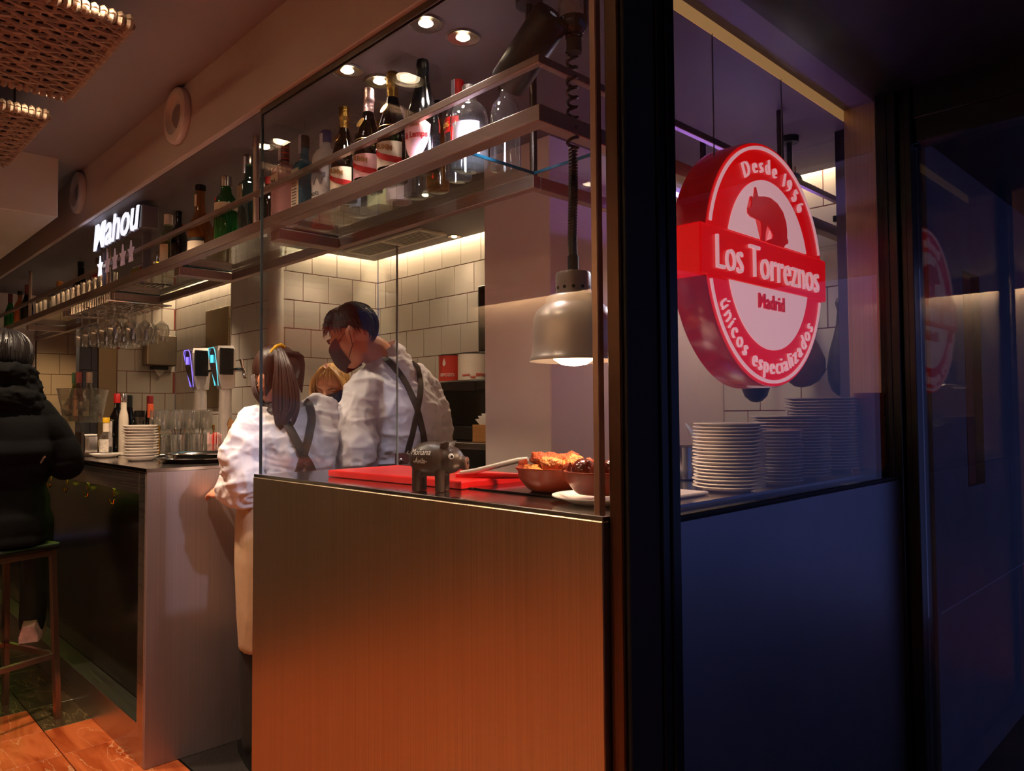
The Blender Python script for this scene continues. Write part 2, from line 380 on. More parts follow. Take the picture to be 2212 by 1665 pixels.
# concealed light strips above the tiled walls
def led(name, p0, p1, label, m=None):
    return tag(wbox(name, p0, p1, m or LED), label, 'light strip')
led('led_strip', (-4.16, 2.815, 2.385), (-2.22, 2.835, 2.395), 'warm light strip glowing in the slot above the long back tile wall')
led('led_strip', (-4.215, 2.16, 2.385), (-4.195, 2.80, 2.395), 'warm light strip above the short tile wall behind the waiter in the white shirt')
led('led_strip', (-6.40, 2.27, 2.385), (-4.90, 2.29, 2.395), 'warm light strip over the tiled recess behind the beer taps')
led('led_strip', (-1.82, 3.145, 2.385), (-1.06, 3.165, 2.395), 'warm light strip above the tiles behind the hanging ham')
struct(wbox('wall_added_pelmet', (-6.3, -3.17, 2.46), (1.5, -3.155, 2.60), CREAM))  # unseen pelmet, added to keep the bare strip out of the glass reflection
led('led_strip', (-6.25, -3.28, 2.55), (1.4, -3.25, 2.56), 'warm light strip washing down the cream stone dining wall', mat('dining_led', (1, .9, .8), .5, 0, emit=(1.0, .91, .78), estr=150))
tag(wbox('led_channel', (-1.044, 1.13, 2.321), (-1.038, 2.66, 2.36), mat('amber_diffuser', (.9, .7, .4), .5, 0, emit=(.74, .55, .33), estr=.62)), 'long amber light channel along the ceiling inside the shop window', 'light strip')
# ------------------------------------------------------------------ counters
fc = thing('serving_counter', 'brushed steel serving counter with glass screen in front of the cooks', 'counter', (-1.63, 1.43, 0))
MB().box((-2.372, 1.11, 0), (-.897, 1.135, 1.092), .002).build('front_panel', STEEL_V, fc, w=True)
MB().box((-2.372, 1.136, 0), (-2.352, 1.70, 1.088), .002).build('side_panel', STEEL_V, fc, w=True)
MB().box((-2.372, 1.112, 1.092), (-.897, 1.128, 1.102), .0015).build('front_rim', CHROME, fc, w=True)
MB().prism([(-2.372, 1.128), (-.897, 1.128), (-.897, 2.60), (-1.52, 2.60), (-1.52, 1.70), (-2.372, 1.70)], 1.078, 1.100).build('worktop', STEEL_TOP, fc, w=True)
MB().box((-1.98, 1.285, 1.1003), (-1.02, 1.60, 1.1045), .002).build('black_hob', mat('black_ceramic', (.06, .04, .045), .12, 0, var=.2), fc, w=True)
MB().box((-2.35, 1.685, 0), (-1.53, 1.70, 1.078)).box((-1.52, 1.70, 0), (-1.50, 2.60, 1.078)).build('back_panel', STEEL_V, fc, w=True)
wp = thing('window_counter_panel', 'dusky blue steel panel below the shop window on the street side', 'counter panel', (-.88, 1.95, 0))
MB().box((-.889, 1.306, 0), (-.862, 2.60, 1.074), .002).build('panel', mat('street_side_steel', (.62, .62, .66), .38, 1.0, var=.08, vscale=2, bump=.02, bscale=5), wp, w=True)
# glass screens
gs = tag(MB().box((-2.342, 1.118, 1.1025), (-.926, 1.126, 2.302)).build('glass_screen', GLASS), 'tall clear glass screen rising from the front edge of the steel counter', 'glass screen')
MB().box((-2.345, 1.1175, 1.1025), (-2.3415, 1.1265, 2.302)).build('glass_edge', mat('dark_glass_edge', (.20, .24, .25), .2, 0, var=.1), gs)
MB().box((-2.342, 1.114, 2.302), (-.926, 1.130, 2.3195)).build('top_channel', mat('dull_clip_channel', (.42, .38, .34), .4, .8, var=.1), gs)
g2 = tag(MB().box((-2.330, 1.130, 1.1005), (-2.322, 1.655, 1.94)).build('side_glass_screen', GLASS), 'lower glass screen at the open end of the counter, beside the waitress', 'glass screen')
MB().box((-2.3305, 1.655, 1.1005), (-2.3215, 1.658, 1.94)).build('glass_edge', mat('pale_glass_edge', (.55, .55, .50), .2, 0, var=.1), g2)

# ------------------------------------------------------------------ bar counter
bc = thing('bar_counter', 'long dark steel bar counter with recessed front and green glow', 'counter', (-5.9, 1.3, 0))
STEEL_END = mat('end_panel_steel', (.66, .60, .60), .42, .78, var=.06, vscale=1.0, stretch=(200, 200, 1.0), bump=.03, bscale=1.0)
MB().box((-7.32, .962, 1.0), (-3.02, 1.0, 1.085), .0015).box((-7.32, .962, 0), (-3.02, 1.045, .147), .0015).box((-3.02, .962, 0), (-2.952, 1.045, 1.085), .0015).build('front_frame', STEEL_H, bc, w=True)
MB().box((-7.32, 1.046, .0), (-3.02, 1.06, 1.08)).build('recessed_panel', mat('black_glazed_panel', (.10, .085, .07), .14, 0, var=.3, vscale=2), bc, w=True)
MB().box((-2.952, .962, 0), (-2.932, 1.62, 1.085), .0015).build('end_panel', STEEL_END, bc, w=True)
MB().box((-7.32, .96, 1.085), (-2.932, 1.62, 1.10), .002).build('bar_top', STEEL_TOP, bc, w=True)
MB().box((-7.32, 1.60, 0), (-2.96, 1.615, 1.08)).build('back_panel', STEEL_H, bc, w=True)
MB().box((-7.32, 1.003, .993), (-3.03, 1.015, .999)).build('green_light_strip', mat('green_led', (.7, .9, .3), .5, 0, emit=(.66, .80, .30), estr=9.0), bc, w=True)
for k, x in enumerate((-4.462, -4.147, -3.792, -3.42)):
    h = thing('bag_hook', ['curved brass bag hook under the bar edge, %s' % s for s in ('furthest from the bar end', 'second furthest from the bar end', 'second nearest the bar end', 'nearest the bar end')][k], 'hook', (x, .99, .96), 0, 'brass hooks under the bar')
    MB().box((-.012, -.004, .0), (.012, .004, .032), .002).build('plate', BRASS, h)
    MB().tube([(.028*math.cos(a), -.008-.012*math.sin(a)*0, -.012+.022*math.sin(a)) for a in [PI+PI*i/10 for i in range(11)]], .0045, 8).build('hook_arm', BRASS, h, smooth=True)

# ------------------------------------------------------------------ overhead bottle shelf
FR = brushed('shelf_tube_steel', (.68, .59, .55), .40, (2, 200, 200))
sh = thing('overhead_shelf', 'L shaped overhead bottle shelf of steel tube and glass above the counter', 'shelf', (-4.0, 1.34, 1.955))
def rail(name, p0, p1, m=FR, b=.0015): return MB().box(p0, p1, b).build(name, m, sh, w=True)
rail('front_rail', (-7.32, 1.20, 1.957), (-1.138, 1.24, 1.996))
rail('back_rail', (-7.32, 1.485, 1.930), (-1.434, 1.515, 1.966))
rail('end_rail', (-1.178, 1.2405, 1.957), (-1.138, 3.15, 1.996))
rail('inner_rail', (-1.464, 1.5155, 1.930), (-1.434, 3.15, 1.966))
for x in (-2.46, -3.4, -4.35, -5.3, -6.3): rail('cross_bar', (x-.06, 1.2405, 1.925), (x, 1.4845, 1.9615))
for x0, x1 in ((-2.45, -1.434), (-3.39, -2.47), (-4.34, -3.41), (-5.29, -4.36), (-6.29, -5.31), (-7.31, -6.31)):
    g = MB().box((x0, 1.235, 1.9665), (x1, 1.486, 1.974)).build('glass_shelf', pane('shelf_glass', (.86, .93, .92), boost=1.2), sh, w=True)
    MB().box((x1-.001, 1.2405, 1.9662), (x1+.002, 1.486, 1.9744)).build('glass_edge', GEDGE, g, w=True)
g = MB().box((-1.462, 1.488, 1.9665), (-1.178, 3.1, 1.974)).build('glass_shelf', MATS['shelf_glass'], sh, w=True)
MB().box((-1.434, 1.4865, 1.9660), (-1.178, 1.4895, 1.9744)).build('glass_edge', mat('glass_edge_blue', (.06, .26, .34), .15, 0, var=.1), g, w=True)
rail('guard_rail', (-7.32, 1.203, 2.092), (-1.141, 1.221, 2.112))
rail('guard_rail', (-1.159, 1.2215, 2.092), (-1.141, 3.15, 2.112))
for x in (-2.585, -4.331, -6.126): MB().tube([(x, 1.214, 1.997), (x, 1.214, 2.32)], .011, 10).build('hanger_post', FR, sh, smooth=True, w=True)
for x, y, z0 in ((-1.447, 1.50, 1.967), (-1.15, 2.4, 1.997), (-1.447, 2.4, 1.967)):
    MB().tube([(x, y, z0), (x, y, 2.36 if x > -1.2 else 2.32)], .011, 10).build('hanger_post', STEEL_DARK, sh, smooth=True, w=True)

tag(MB().box((-1.30, 1.95, 1.9745), (-1.285, 3.0, 1.984), .001).build('added_violet_strip', mat('added_violet_emitter', (.6, .5, 1), .5, 0, emit=(.66, .48, 1.0), estr=17.0)), 'thin added violet glow strip on the shelf return, tinting the ceiling', 'light strip')  # added emitter, no such lamp known; tints the ceiling violet
# ------------------------------------------------------------------ ceiling fittings
def downlight(loc, label, r=.042, e=5.0, col=WARM2, grp=None):
    t = thing('ceiling_downlight', label, 'downlight', loc, 0, grp)
    MB().lathe([(r*1.12, -.004), (r*1.15, -.001), (r*1.12, .0), (r*.98, .0)], n=28, caps=False).build('trim_ring', mat('grey_trim', (.62, .58, .55), .35, .6, var=.05), t, smooth=True)
    MB().lathe([(r*1.0, -.003), (r*.80, -.0012), (r*.50, -.0008), (.001, -.0006)], n=24, caps=False).build('reflector', mat('satin_reflector', (.85, .80, .74), .25, 1.0, var=.05), t, smooth=True)
    MB().lathe([(.001, -.0075), (r*.30, -.006), (r*.46, -.0015), (r*.46, -.0008)], n=18, caps=False).build('bulb', BULB, t, smooth=True)
    if e: add_light('downlight_beam', 'SPOT', (0, 0, -.012), e, col, .025, spot=110, blend=.7).parent = t
    return t
for lx, ly, lb in ((-1.898, 1.173, 'round downlight over the foil-topped sparkling bottles, nearest the glass screen'), (-1.892, 1.283, 'round downlight set just behind the neck of the rose-foil sparkling bottle'),
                   (-1.523, 1.177, 'round downlight near the ceiling top edge, left of the pair above the spotlight'), (-1.512, 1.295, 'round downlight right of the pair above the tall dark bottle'),
                   (-2.666, 1.286, 'round downlight beside the hanger post, left of the square pink bottle')):
    downlight((lx, ly, 2.3195), lb, e=3.0, col=(.98, .80, .72))
for lx, ly, lb in ((-4.286+.2, 2.381-.1, 'small downlight left of the pair by the short tile wall'), (-4.275+.2, 2.478-.1, 'small downlight right of the pair by the short tile wall'),
                   (-3.29, 2.628, 'small downlight at the corner of the ceiling vent'), (-3.291, 2.745, 'small downlight between the ceiling vent and the pillar')):
    downlight((lx, ly, 2.3195), lb, r=.036, e=1.0)
downlight((-3.6, 1.75, 2.3195), 'small added fill downlight in the bar ceiling above the beer taps', r=.036, e=13.0)  # unseen lamp added for general light behind the bar
downlight((-5.2, 1.75, 2.3195), 'small added fill downlight in the bar ceiling above the ice bucket', r=.036, e=13.0)  # second unseen lamp, added as fill along the service alley
downlight((-2.75, 2.12, 2.3195), 'small added fill downlight in the bar ceiling above the waiter', r=.036, e=7.0)  # unseen lamp added to raise the ambient level in the bar
downlight((-6.75, 1.55, 2.3195), 'small added fill downlight at the far end of the bar ceiling', r=.036, e=13.0)  # unseen lamp added to brighten the walls at the bar's end
downlight((-1.50, 2.70, 2.3195), 'small added fill downlight in the ceiling over the hanging hams', r=.036, e=6.0)  # unseen lamp added to brighten the pantry behind the window
vn = thing('ceiling_vent', 'white framed two-panel ceiling vent above the waiter', 'vent', (-3.65, 2.57, 2.3195))
VW = mat('vent_white', (.72, .68, .62), .5, 0, var=.05)
for p0, p1 in (((-.39, -.10, -.012), (.39, -.078, 0)), ((-.39, .078, -.012), (.39, .10, 0)), ((-.39, -.078, -.012), (-.365, .078, 0)), ((.365, -.078, -.012), (.39, .078, 0)), ((-.02, -.078, -.012), (.02, .078, 0))):
    MB().box(p0, p1, .002).build('frame_bar', VW, vn)
MB().box((-.365, -.078, -.003), (.365, .078, -.001)).build('backing', BLACKM, vn)
for s in (-1, 1):
    for k in range(12):
        x = s*(.035+.028*k+.01); MB().box((x-.008, -.077, -.010), (x+.008, .077, -.006), M=None).build('louvre', mat('louvre_grey', (.5, .46, .42), .5, .2, var=.05), vn)

def round_speaker(x, label):
    t = thing('wall_speaker', label, 'speaker', (x, 1.0995, 2.487), 0, None)
    M = Matrix.Rotation(PI/2, 4, 'X')
    MB().lathe([(.108, 0), (.112, .010), (.108, .024), (.094, .032), (.078, .030), (.072, .016), (.060, .008), (.048, .006)], n=40, M=M, caps=False).build('ring', mat('speaker_white', (.78, .72, .70), .4, 0, var=.04), t, smooth=True)
    MB().lathe([(.048, .006), (.046, .014), (.036, .020), (.020, .022), (.001, .022)], n=28, M=M, caps=False).build('cone', mat('speaker_grey', (.55, .51, .52), .5, 0, var=.06, vscale=80), t, smooth=True)
    return t
round_speaker(-3.015, 'large white round speaker on the soffit, nearer the glass screen')
round_speaker(-4.425, 'large white round speaker on the soffit beside the cream bulkhead')

# woven ceiling panels and recessed spots
WOV = mat('woven_seagrass', (.60, .50, .42), .8, 0, var=.35, vscale=40, bump=.3, bscale=90)
def woven_panel(x0, x1, y1, z, label):
    t = thing('woven_ceiling_panel', label, 'woven panel', ((x0+x1)/2, y1-.35, z)); W = (x1-x0)/2; y0 = -.35; n = int((x1-x0)/.030)
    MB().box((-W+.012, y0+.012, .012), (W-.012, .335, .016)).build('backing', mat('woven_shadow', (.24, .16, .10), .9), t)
    w = MB()
    for i in range(n+1):                       # thick cords across, bobbing up and down over the warp
        x = -W+.012+(2*W-.024)*i/n; pts = []
        for k in range(29):
            y = y0+.7*k/28; pts.append((x+.004*math.sin(k*1.7+i), y, .008+.005*math.cos(k*PI/2+i*PI)))
        w.tube(pts, .0075, 5)
    for k in range(27):
        y = y0+.7*k/26; w.tube([(-W+.01+(2*W-.02)*i/40, y, .010+.004*math.cos(i*PI/2+k*PI)) for i in range(41)], .005, 4)
    o = w.build('weave', WOV, t, smooth=True); o['kind'] = 'stuff'
    for sx in (-1, 1): 
        e = MB()
        for k in range(30): e.tube([(sx*(W-.004)+.012*math.cos(a), y0+.7*(k+.5)/30, .012+.014*math.sin(a)) for a in [2*PI*q/8 for q in range(9)]], .010, 5)
        o = e.build('wrapped_edge', WOV, t, smooth=True); o['kind'] = 'stuff'
    for sy in (y0, .35): MB().tube([(-W+.02, sy, .011), (W-.02, sy, .011)], .013, 8).build('edge_cord', WOV, t, smooth=True)
    for px_, py_ in ((-W*.8, -.25), (W*.8, -.25), (-W*.8, .25), (W*.8, .25)): MB().tube([(px_, py_, .016), (px_, py_, 2.60-z)], .004, 6).build('hanger', BLACKM, t)
    return t
woven_panel(-3.05, -2.33, .712, 2.45, 'large woven seagrass ceiling panel, nearest the camera')
woven_panel(-4.06, -3.28, .703, 2.45, 'smaller looking woven seagrass ceiling panel, beyond the nearest one')
def square_spot(x, y, label, e):
    t = thing('recessed_spot', label, 'spotlight', (x, y, 2.56))
    k = MB()
    for p0, p1 in (((-.085, -.085, -.02), (.085, -.062, .0395)), ((-.085, .062, -.02), (.085, .085, .0395)), ((-.085, -.062, -.02), (-.062, .062, .0395)), ((.062, -.062, -.02), (.085, .062, .0395))): k.box(p0, p1, .002)
    k.build('housing', BLACKM, t)
    MB().lathe([(.060, -.012), (.058, .0), (.040, .02), (.001, .03)], n=24, caps=False).build('lamp_reflector', mat('satin_reflector', (.85, .80, .74), .25, 1.0), t, smooth=True)
    MB().lathe([(.001, -.012), (.036, -.008), (.038, .004), (.001, .012)], n=20, caps=False).build('bulb', BULB, t, smooth=True)
    add_light('spot_beam', 'SPOT', (0, 0, -.03), e, WARM, .04, spot=115, blend=.8).parent = t
    return t
square_spot(-3.165, .628, 'square recessed spot between the two woven ceiling panels', 36)
square_spot(-2.235, .60, 'square recessed spot at the top edge, before the nearest woven panel', 26)
square_spot(-1.35, .30, 'square recessed spot in the ceiling above the steel counter front', 5)
square_spot(-.55, -.55, 'square recessed spot in the ceiling behind the viewpoint', 7)
square_spot(-2.6, -.9, 'square recessed spot over the middle of the dining floor', 18)
square_spot(-5.2, -.6, 'square recessed spot deep in the dining room', 60)
# ------------------------------------------------------------------ bottles
def gcol(name, t, boost=1.6, body=.0, bcol=None): return pane(name, t, ior=1.55, boost=boost, body=body, bcol=bcol)
G_GREEN = gcol('bottle_green', (.05, .30, .06), body=.35, bcol=(.03, .30, .05)); G_DGREEN = gcol('bottle_dark_green', (.02, .06, .03)); G_BLUE = gcol('bottle_blue', (.16, .50, .66), body=.5, bcol=(.10, .36, .52)); G_CLEAR = gcol('bottle_clear', (.88, .87, .86), 2.4, body=.03, bcol=(.8, .8, .8))
G_PINK = gcol('bottle_pink', (.80, .55, .50), body=.4, bcol=(.66, .38, .34)); G_AMBER = gcol('bottle_amber', (.62, .34, .10), body=.2, bcol=(.5, .22, .05)); G_RED = gcol('bottle_red', (.75, .10, .04), body=.4, bcol=(.7, .07, .02)); G_BLACK = mat('bottle_black', (.02, .02, .02), .08, 0, var=.1, coat=.5)
G_FROST = mat('frosted_bottle', (.80, .77, .76), .35, 0, var=.08, vscale=14); G_YEL = gcol('bottle_yellow', (.78, .62, .20), body=.25); G_OLIVE = gcol('bottle_olive', (.35, .42, .12))
PAPER = mat('label_paper', (.88, .80, .70), .6, 0, var=.04, vscale=30); PAPER_P = mat('label_pink', (.92, .70, .70), .5, 0, var=.05); RED = mat('label_red', (.72, .06, .05), .5, 0, var=.05)
GOLD = mat('gold_foil', (.78, .62, .34), .3, 1.0, var=.15, vscale=40, bump=.2, bscale=120); ROSE = mat('rose_foil', (.80, .66, .64), .3, 1.0, var=.15, vscale=40, bump=.2, bscale=120)
INK = mat('black_ink', (.08, .07, .08), .6); GOLDINK = mat('gold_ink', (.66, .45, .20), .5); SILVER = mat('silver_cap', (.75, .72, .70), .25, 1.0, var=.05)
def capm(c): return mat('cap_%02d%02d%02d' % tuple(int(x*99) for x in c), c, .4, 0, var=.06)
def ring_pts(hx, hy, z, sq, n=24, cut=.35):
    P = []
    for i in range(n):
        a = 2*PI*(i+.5)/n; c, s = math.cos(a), math.sin(a)
        if sq:
            e = 5.0; k = (abs(c)**e + abs(s)**e)**(-1/e); P.append((hx*k*c, hy*k*s, z))
        else: P.append((hx*c, hy*s, z))
    return P
def band(r, z0, z1, a0, a1, n=14, sq=False, hx=0, hy=0, fn=None):
    """label sheet following the glass, 1.2 mm thick"""
    b = MB(); rings = []
    for k in range(n+1):
        a = a0+(a1-a0)*k/n; c, s = math.cos(a), math.sin(a)
        if sq:
            e = 5.0; q = (abs(c)**e+abs(s)**e)**(-1/e); o = (hx*q*c, hy*q*s)
        else: o = (r*c, r*s)
        l = math.hypot(*o); u = (o[0]/l, o[1]/l); zz0, zz1 = (z0, z1) if fn is None else fn(k/n)
        rings.append([(o[0]+u[0]*d, o[1]+u[1]*d, z) for d, z in ((.0002, zz0), (.0014, zz0), (.0014, zz1), (.0002, zz1))])
    b.loft(rings); return b
def wrap_text(body, size, r, z, ang, sx=1.0, bold=0.0, shear=0, slope=0.0):
    t = text_bm(body, size, .0004, sx, bold=bold, shear=shear); 
    for v in t.verts:
        x, y, d = v.co; a = ang + x/r; rr = r+.0019+d
        v.co = Vector((rr*math.cos(a), rr*math.sin(a), z+y+slope*x))
    b = MB(); b.take(t); return b
def bottle(label, x, y, prof, g, sq=False, dy=1.0, cap=None, foil=None, labs=(), z=1.9745, name='bottle', rz=0, grp=None, cat='bottle', s=1.0, seal=False):
    """prof: (half width, height) pairs; cap: (r0,z0,r1,z1,material); labs: (z0,z1,centre angle,half angle,material)"""
    t = thing(name, label, cat, (x, y, z), rz, grp)
    h0 = prof[0][0]; rings = [ring_pts(h0*.85*s, h0*.85*dy*s, .001, sq)]
    for i, (h, zz) in enumerate(prof):
        q = sq and h > .020
        rings.append(ring_pts(h*s, (h*dy if q or not sq else h)*s, max(.003, zz*s), q))
    MB().loft(rings).build('glass_body', g, t, smooth=True, ang=50)
    if cap: MB().lathe([(cap[0]*s, cap[1]*s), (cap[0]*s, (cap[1]+.002)*s), (cap[2]*s, (cap[3]-.002)*s), (cap[2]*.9*s, cap[3]*s)], n=18).build('cap', cap[4], t, smooth=True)
    if foil: MB().lathe([(r*s, zz*s) for r, zz in foil[0]], n=20).build('foil', foil[1], t, smooth=True)
    hb = prof[0][0]*s
    for (z0, z1, a, ha, m) in labs:
        r = hb
        band(r, z0*s, z1*s, a-ha, a+ha, sq=sq, hx=hb, hy=hb*dy).build('label', m, t, smooth=True, ang=60)
    if seal: MB().box((-.007*s, -.019*s, (prof[-1][1]-.055)*s), (.007*s, -.0155*s, (prof[-1][1]+.006)*s), .001).build('tax_seal', mat('seal_paper', (.72, .70, .76), .6), t)
    return t
FRONT = -PI/2
CH = [(.043, .004), (.0435, .02), (.0435, .125), (.041, .15), (.033, .18), (.022, .215), (.0155, .245), (.0145, .27), (.0145, .30)]
CHF = [(.0160, .200+.035), (.0165, .262), (.0162, .272), (.0178, .275), (.0182, .283), (.0172, .290), (.0176, .305), (.0165, .314), (.010, .318)]
def champagne(label, x, y, foil, paper, s=1.0, mumm=True):
    t = bottle(label, x, y, CH, G_DGREEN, foil=(CHF, foil), s=s, name='sparkling_wine_bottle', labs=((.035, .105, FRONT+.42, 1.15, paper),))
    r = .0435*s
    band(r+.0014, .035*s, .105*s, FRONT-.68, FRONT+1.55, fn=lambda q: (s*(.083-.040*q-.012*math.sin(q*PI)), s*(.096-.036*q-.010*math.sin(q*PI)))).build('red_sash', RED, t, smooth=True)
    wrap_text('MUMM', .021*s, r+.001, .083*s, FRONT+.30, .9, .0004, slope=-.25).build('lettering', GOLDINK, t)
    MB().lathe([(.0165, -.001), (.0165, .001)], (0, 0, 0), 20, M=Matrix.Translation((.002, -.030*s, .205*s)) @ Matrix.Rotation(PI/2-.45, 4, 'X')).build('crest_seal', GOLD, t, smooth=True)
    MB().lathe([(.0405*s, .1495*s), (.0412*s, .1515*s), (.040*s, .1535*s)], n=24, caps=False).build('gold_line', GOLD, t, smooth=True)
    return t
champagne('gold-foiled sparkling wine bottle with cream label, left of the three sashed ones', -2.06, 1.262, GOLD, PAPER, .98)
champagne('rose-foiled sparkling wine bottle with pink label and red sash', -1.918, 1.260, ROSE, PAPER_P, 1.02)
champagne('gold-foiled sparkling wine bottle with cream label, right of the three sashed ones', -1.788, 1.258, GOLD, PAPER, 1.04)
t = bottle('tall black wine bottle with pear shaped pink label, largest on the shelf', -1.648, 1.262, [(.049, .004), (.0495, .02), (.0495, .13), (.045, .165), (.034, .20), (.022, .24), (.0165, .27), (.0155, .31)], G_BLACK, name='sparkling_wine_bottle',
           foil=([(.0172, .235), (.0172, .285), (.0185, .288), (.0185, .305), (.0165, .316), (.01, .320)], mat('black_foil', (.05, .05, .055), .35, 0, var=.2, bump=.2)))
o = band(.0498, .02, .12, FRONT-.45, FRONT+1.35, n=24, fn=lambda q: (.115-.095*math.sin(q*PI)**.6, .118+.020*math.sin(q*PI))).build('label', PAPER_P, t, smooth=True)
wrap_text('& Lamps', .024, .0500, .082, FRONT+.47, .85, .0006).build('lettering', RED, t)
wrap_text('GRAPE', .010, .0500, .112, FRONT+.45, 1).build('small_lettering', GOLDINK, t)
SQ = [(.036, .004), (.0365, .02), (.0365, .165), (.034, .183), (.022, .192), (.0145, .198), (.0140, .235), (.0155, .24), (.0155, .262)]
t = bottle('square cut-glass pink gin bottle with number 24 label and red striped neck', -2.46, 1.262, SQ, G_PINK, sq=True, s=1.12, seal=True, labs=((.112, .158, FRONT, .62, PAPER),), foil=([(.0162, .205), (.0162, .262), (.014, .268)], mat('dark_red_cap', (.30, .06, .05), .35, 0, var=.3, vscale=50)))
for k in range(3): MB().lathe([(.0188, 0), (.0188, .004)], (0, 0, .236+.02*k), 18).build('red_stripe', RED, t, smooth=True)
b = MB(); b.take(text_bm('24', .032, .0004, .9, bold=.0008), Matrix.Translation((0, -.0435, .135)) @ Matrix.Rotation(PI/2, 4, 'X')); b.build('lettering', INK, t)
t = bottle('square sky blue gin bottle with long white label', -2.315, 1.262, [(.034, .004), (.0345, .02), (.0345, .150), (.031, .170), (.020, .180), (.0135, .188), (.013, .235), (.0145, .238), (.0145, .258)], G_BLUE, sq=True, s=1.08, seal=True, cap=(.0155, .222, .0155, .262, BLACK), labs=((.012, .150, FRONT, .60, PAPER),))
b = MB(); b.take(text_bm('SAPPHIRE', .0105, .0004, .9), Matrix.Translation((0, -.0402, .135)) @ Matrix.Rotation(PI/2, 4, 'X'))
for k in range(9): b.box((-.015, -.0405, .03+.010*k), (.015, -.0398, .0325+.010*k))
b.build('lettering', mat('grey_ink', (.40, .42, .50), .6), t)
t = bottle('rounded white frosted gin bottle with grey mountain picture and blue cap', -2.172, 1.262, [(.042, .004), (.043, .02), (.043, .135), (.040, .160), (.030, .178), (.017, .188), (.0135, .195), (.013, .225)], G_FROST, cap=(.0165, .205, .0165, .242, capm((.22, .22, .42))), s=1.08, seal=True)
band(.0465, .07, .14, FRONT-1.0, FRONT+1.0, n=30, fn=lambda q: (.082+.012*math.sin(q*21), .108+.024*math.sin(q*PI)+.008*math.sin(q*13))).build('mountain_print', mat('mountain_grey', (.50, .47, .50), .6, 0, var=.3, vscale=40), t, smooth=True)
wrap_text('NORDÉS', .017, .0466, .035, FRONT-.1, .9).build('lettering', INK, t)
# back row, bases seen through the glass shelf
TALL = [(.036, .004), (.0365, .02), (.0365, .16), (.033, .18), (.020, .20), (.0145, .215), (.014, .26)]
JAR = [(.052, .004), (.054, .015), (.054, .14), (.050, .165), (.038, .182), (.020, .192), (.0165, .20), (.0165, .22)]
bottle('square bottle of red liqueur, seen through the glass shelf from below', -2.424, 1.395, SQ, G_RED, sq=True, cap=(.0165, .235, .0165, .27, BLACK))
bottle('square clear bottle with amber base standing behind the blue gin', -2.30, 1.40, SQ, G_YEL, sq=True, cap=(.0165, .235, .0165, .27, GOLD))
bottle('square pale bottle with printed back label behind the frosted gin', -2.17, 1.39, SQ, G_CLEAR, sq=True, s=1.05, cap=(.0165, .235, .0165, .27, SILVER), labs=((.02, .14, FRONT+.5, .6, mat('bluish_label', (.72, .72, .80), .6, 0, var=.3, vscale=60)),))
bottle('pale yellow square bottle behind the left gold-foiled bottle', -2.045, 1.395, SQ, mat('milky_bottle', (.72, .68, .50), .2, 0, var=.08), sq=True, s=1.1, cap=(.0165, .235, .0165, .27, GOLD))
t = bottle('milky pink bottle with barcode, behind the rose-foiled one', -1.955, 1.40, TALL, mat('milky_pink', (.84, .70, .68), .3, 0, var=.05), s=1.15, cap=(.016, .24, .016, .275, WHITE))
b = MB()
for k in range(12): a = FRONT+.1+k*.045; b.box((-.0006, -.0006, .045), (.0006, .0006, .075), M=Matrix.Translation((.0425*math.cos(a), .0425*math.sin(a), 0)))
b.build('barcode', INK, t)
bottle('clear round gin bottle with copper base behind the right gold-foiled bottle', -1.862, 1.40, TALL, G_CLEAR, s=1.1, cap=(.016, .245, .016, .28, capm((.45, .2, .15))))
bottle('clear bottle of brown rum standing behind the tall black bottle', -1.768, 1.41, TALL, G_AMBER, cap=(.016, .245, .016, .28, BLACK))
t = bottle('clear vodka bottle with bright red neck wrap and red and yellow label', -1.640, 1.385, TALL, G_CLEAR, s=1.1, foil=([(.017, .205), (.017, .262), (.014, .268)], RED), labs=((.12, .16, FRONT, .9, RED),), seal=True)
wrap_text('GOS', .022, .041, .147, FRONT-.3, .9).build('lettering', capm((.85, .7, .3)), t)
t = bottle('wide round-shouldered clear jar bottle with white label near the shelf corner', -1.545, 1.345, JAR, G_CLEAR, cap=(.020, .20, .020, .235, SILVER), labs=((.03, .12, FRONT+.6, .8, mat('grey_white_label', (.62, .60, .62), .6, 0, var=.1, vscale=40)),))
band(.0545, .07, .11, FRONT-.3, FRONT-.1).build('red_label', RED, t)
bottle('clear round bottle with black stopper, nearest the shelf corner', -1.484, 1.425, [(.042, .004), (.044, .015), (.044, .15), (.040, .18), (.026, .20), (.016, .21), (.0155, .24)], G_CLEAR, cap=(.022, .232, .022, .265, BLACK))
# left of the glass screen
bottle('dark green bottle half hidden by the hanger post, with pale label', -2.775, 1.36, TALL, G_DGREEN, s=1.0, labs=((.02, .08, FRONT, .9, PAPER),), cap=(.016, .24, .016, .27, RED))
bottle('tall gin bottle with blue neck ring and paper seal beside the hanger post', -2.752, 1.262, [(.031, .004), (.0315, .02), (.0315, .19), (.027, .205), (.0155, .215), (.014, .225), (.014, .29)], gcol('bottle_teal', (.30, .50, .46)), sq=True, s=1.08, cap=(.0155, .268, .0155, .305, SILVER), labs=((.13, .19, FRONT-.1, .6, mat('grey_gold_label', (.52, .45, .36), .5, 0, var=.4, vscale=50)),), seal=True)
bottle('dark green squat bottle with silver cap behind the tall gin bottle', -2.885, 1.39, TALL, G_DGREEN, s=1.05, cap=(.017, .245, .017, .285, SILVER))
t = bottle('fluted bright green gin bottle with silver cap and white band', -2.957, 1.262, [(.043, .004), (.044, .02), (.042, .10), (.041, .165), (.036, .19), (.022, .21), (.019, .235), (.019, .25)], G_GREEN, s=1.06, cap=(.0215, .235, .0215, .275, SILVER))
MB().lathe([(.0452, .148), (.0452, .178)], n=28, caps=False).build('white_band', PAPER, t, smooth=True)
f = MB()
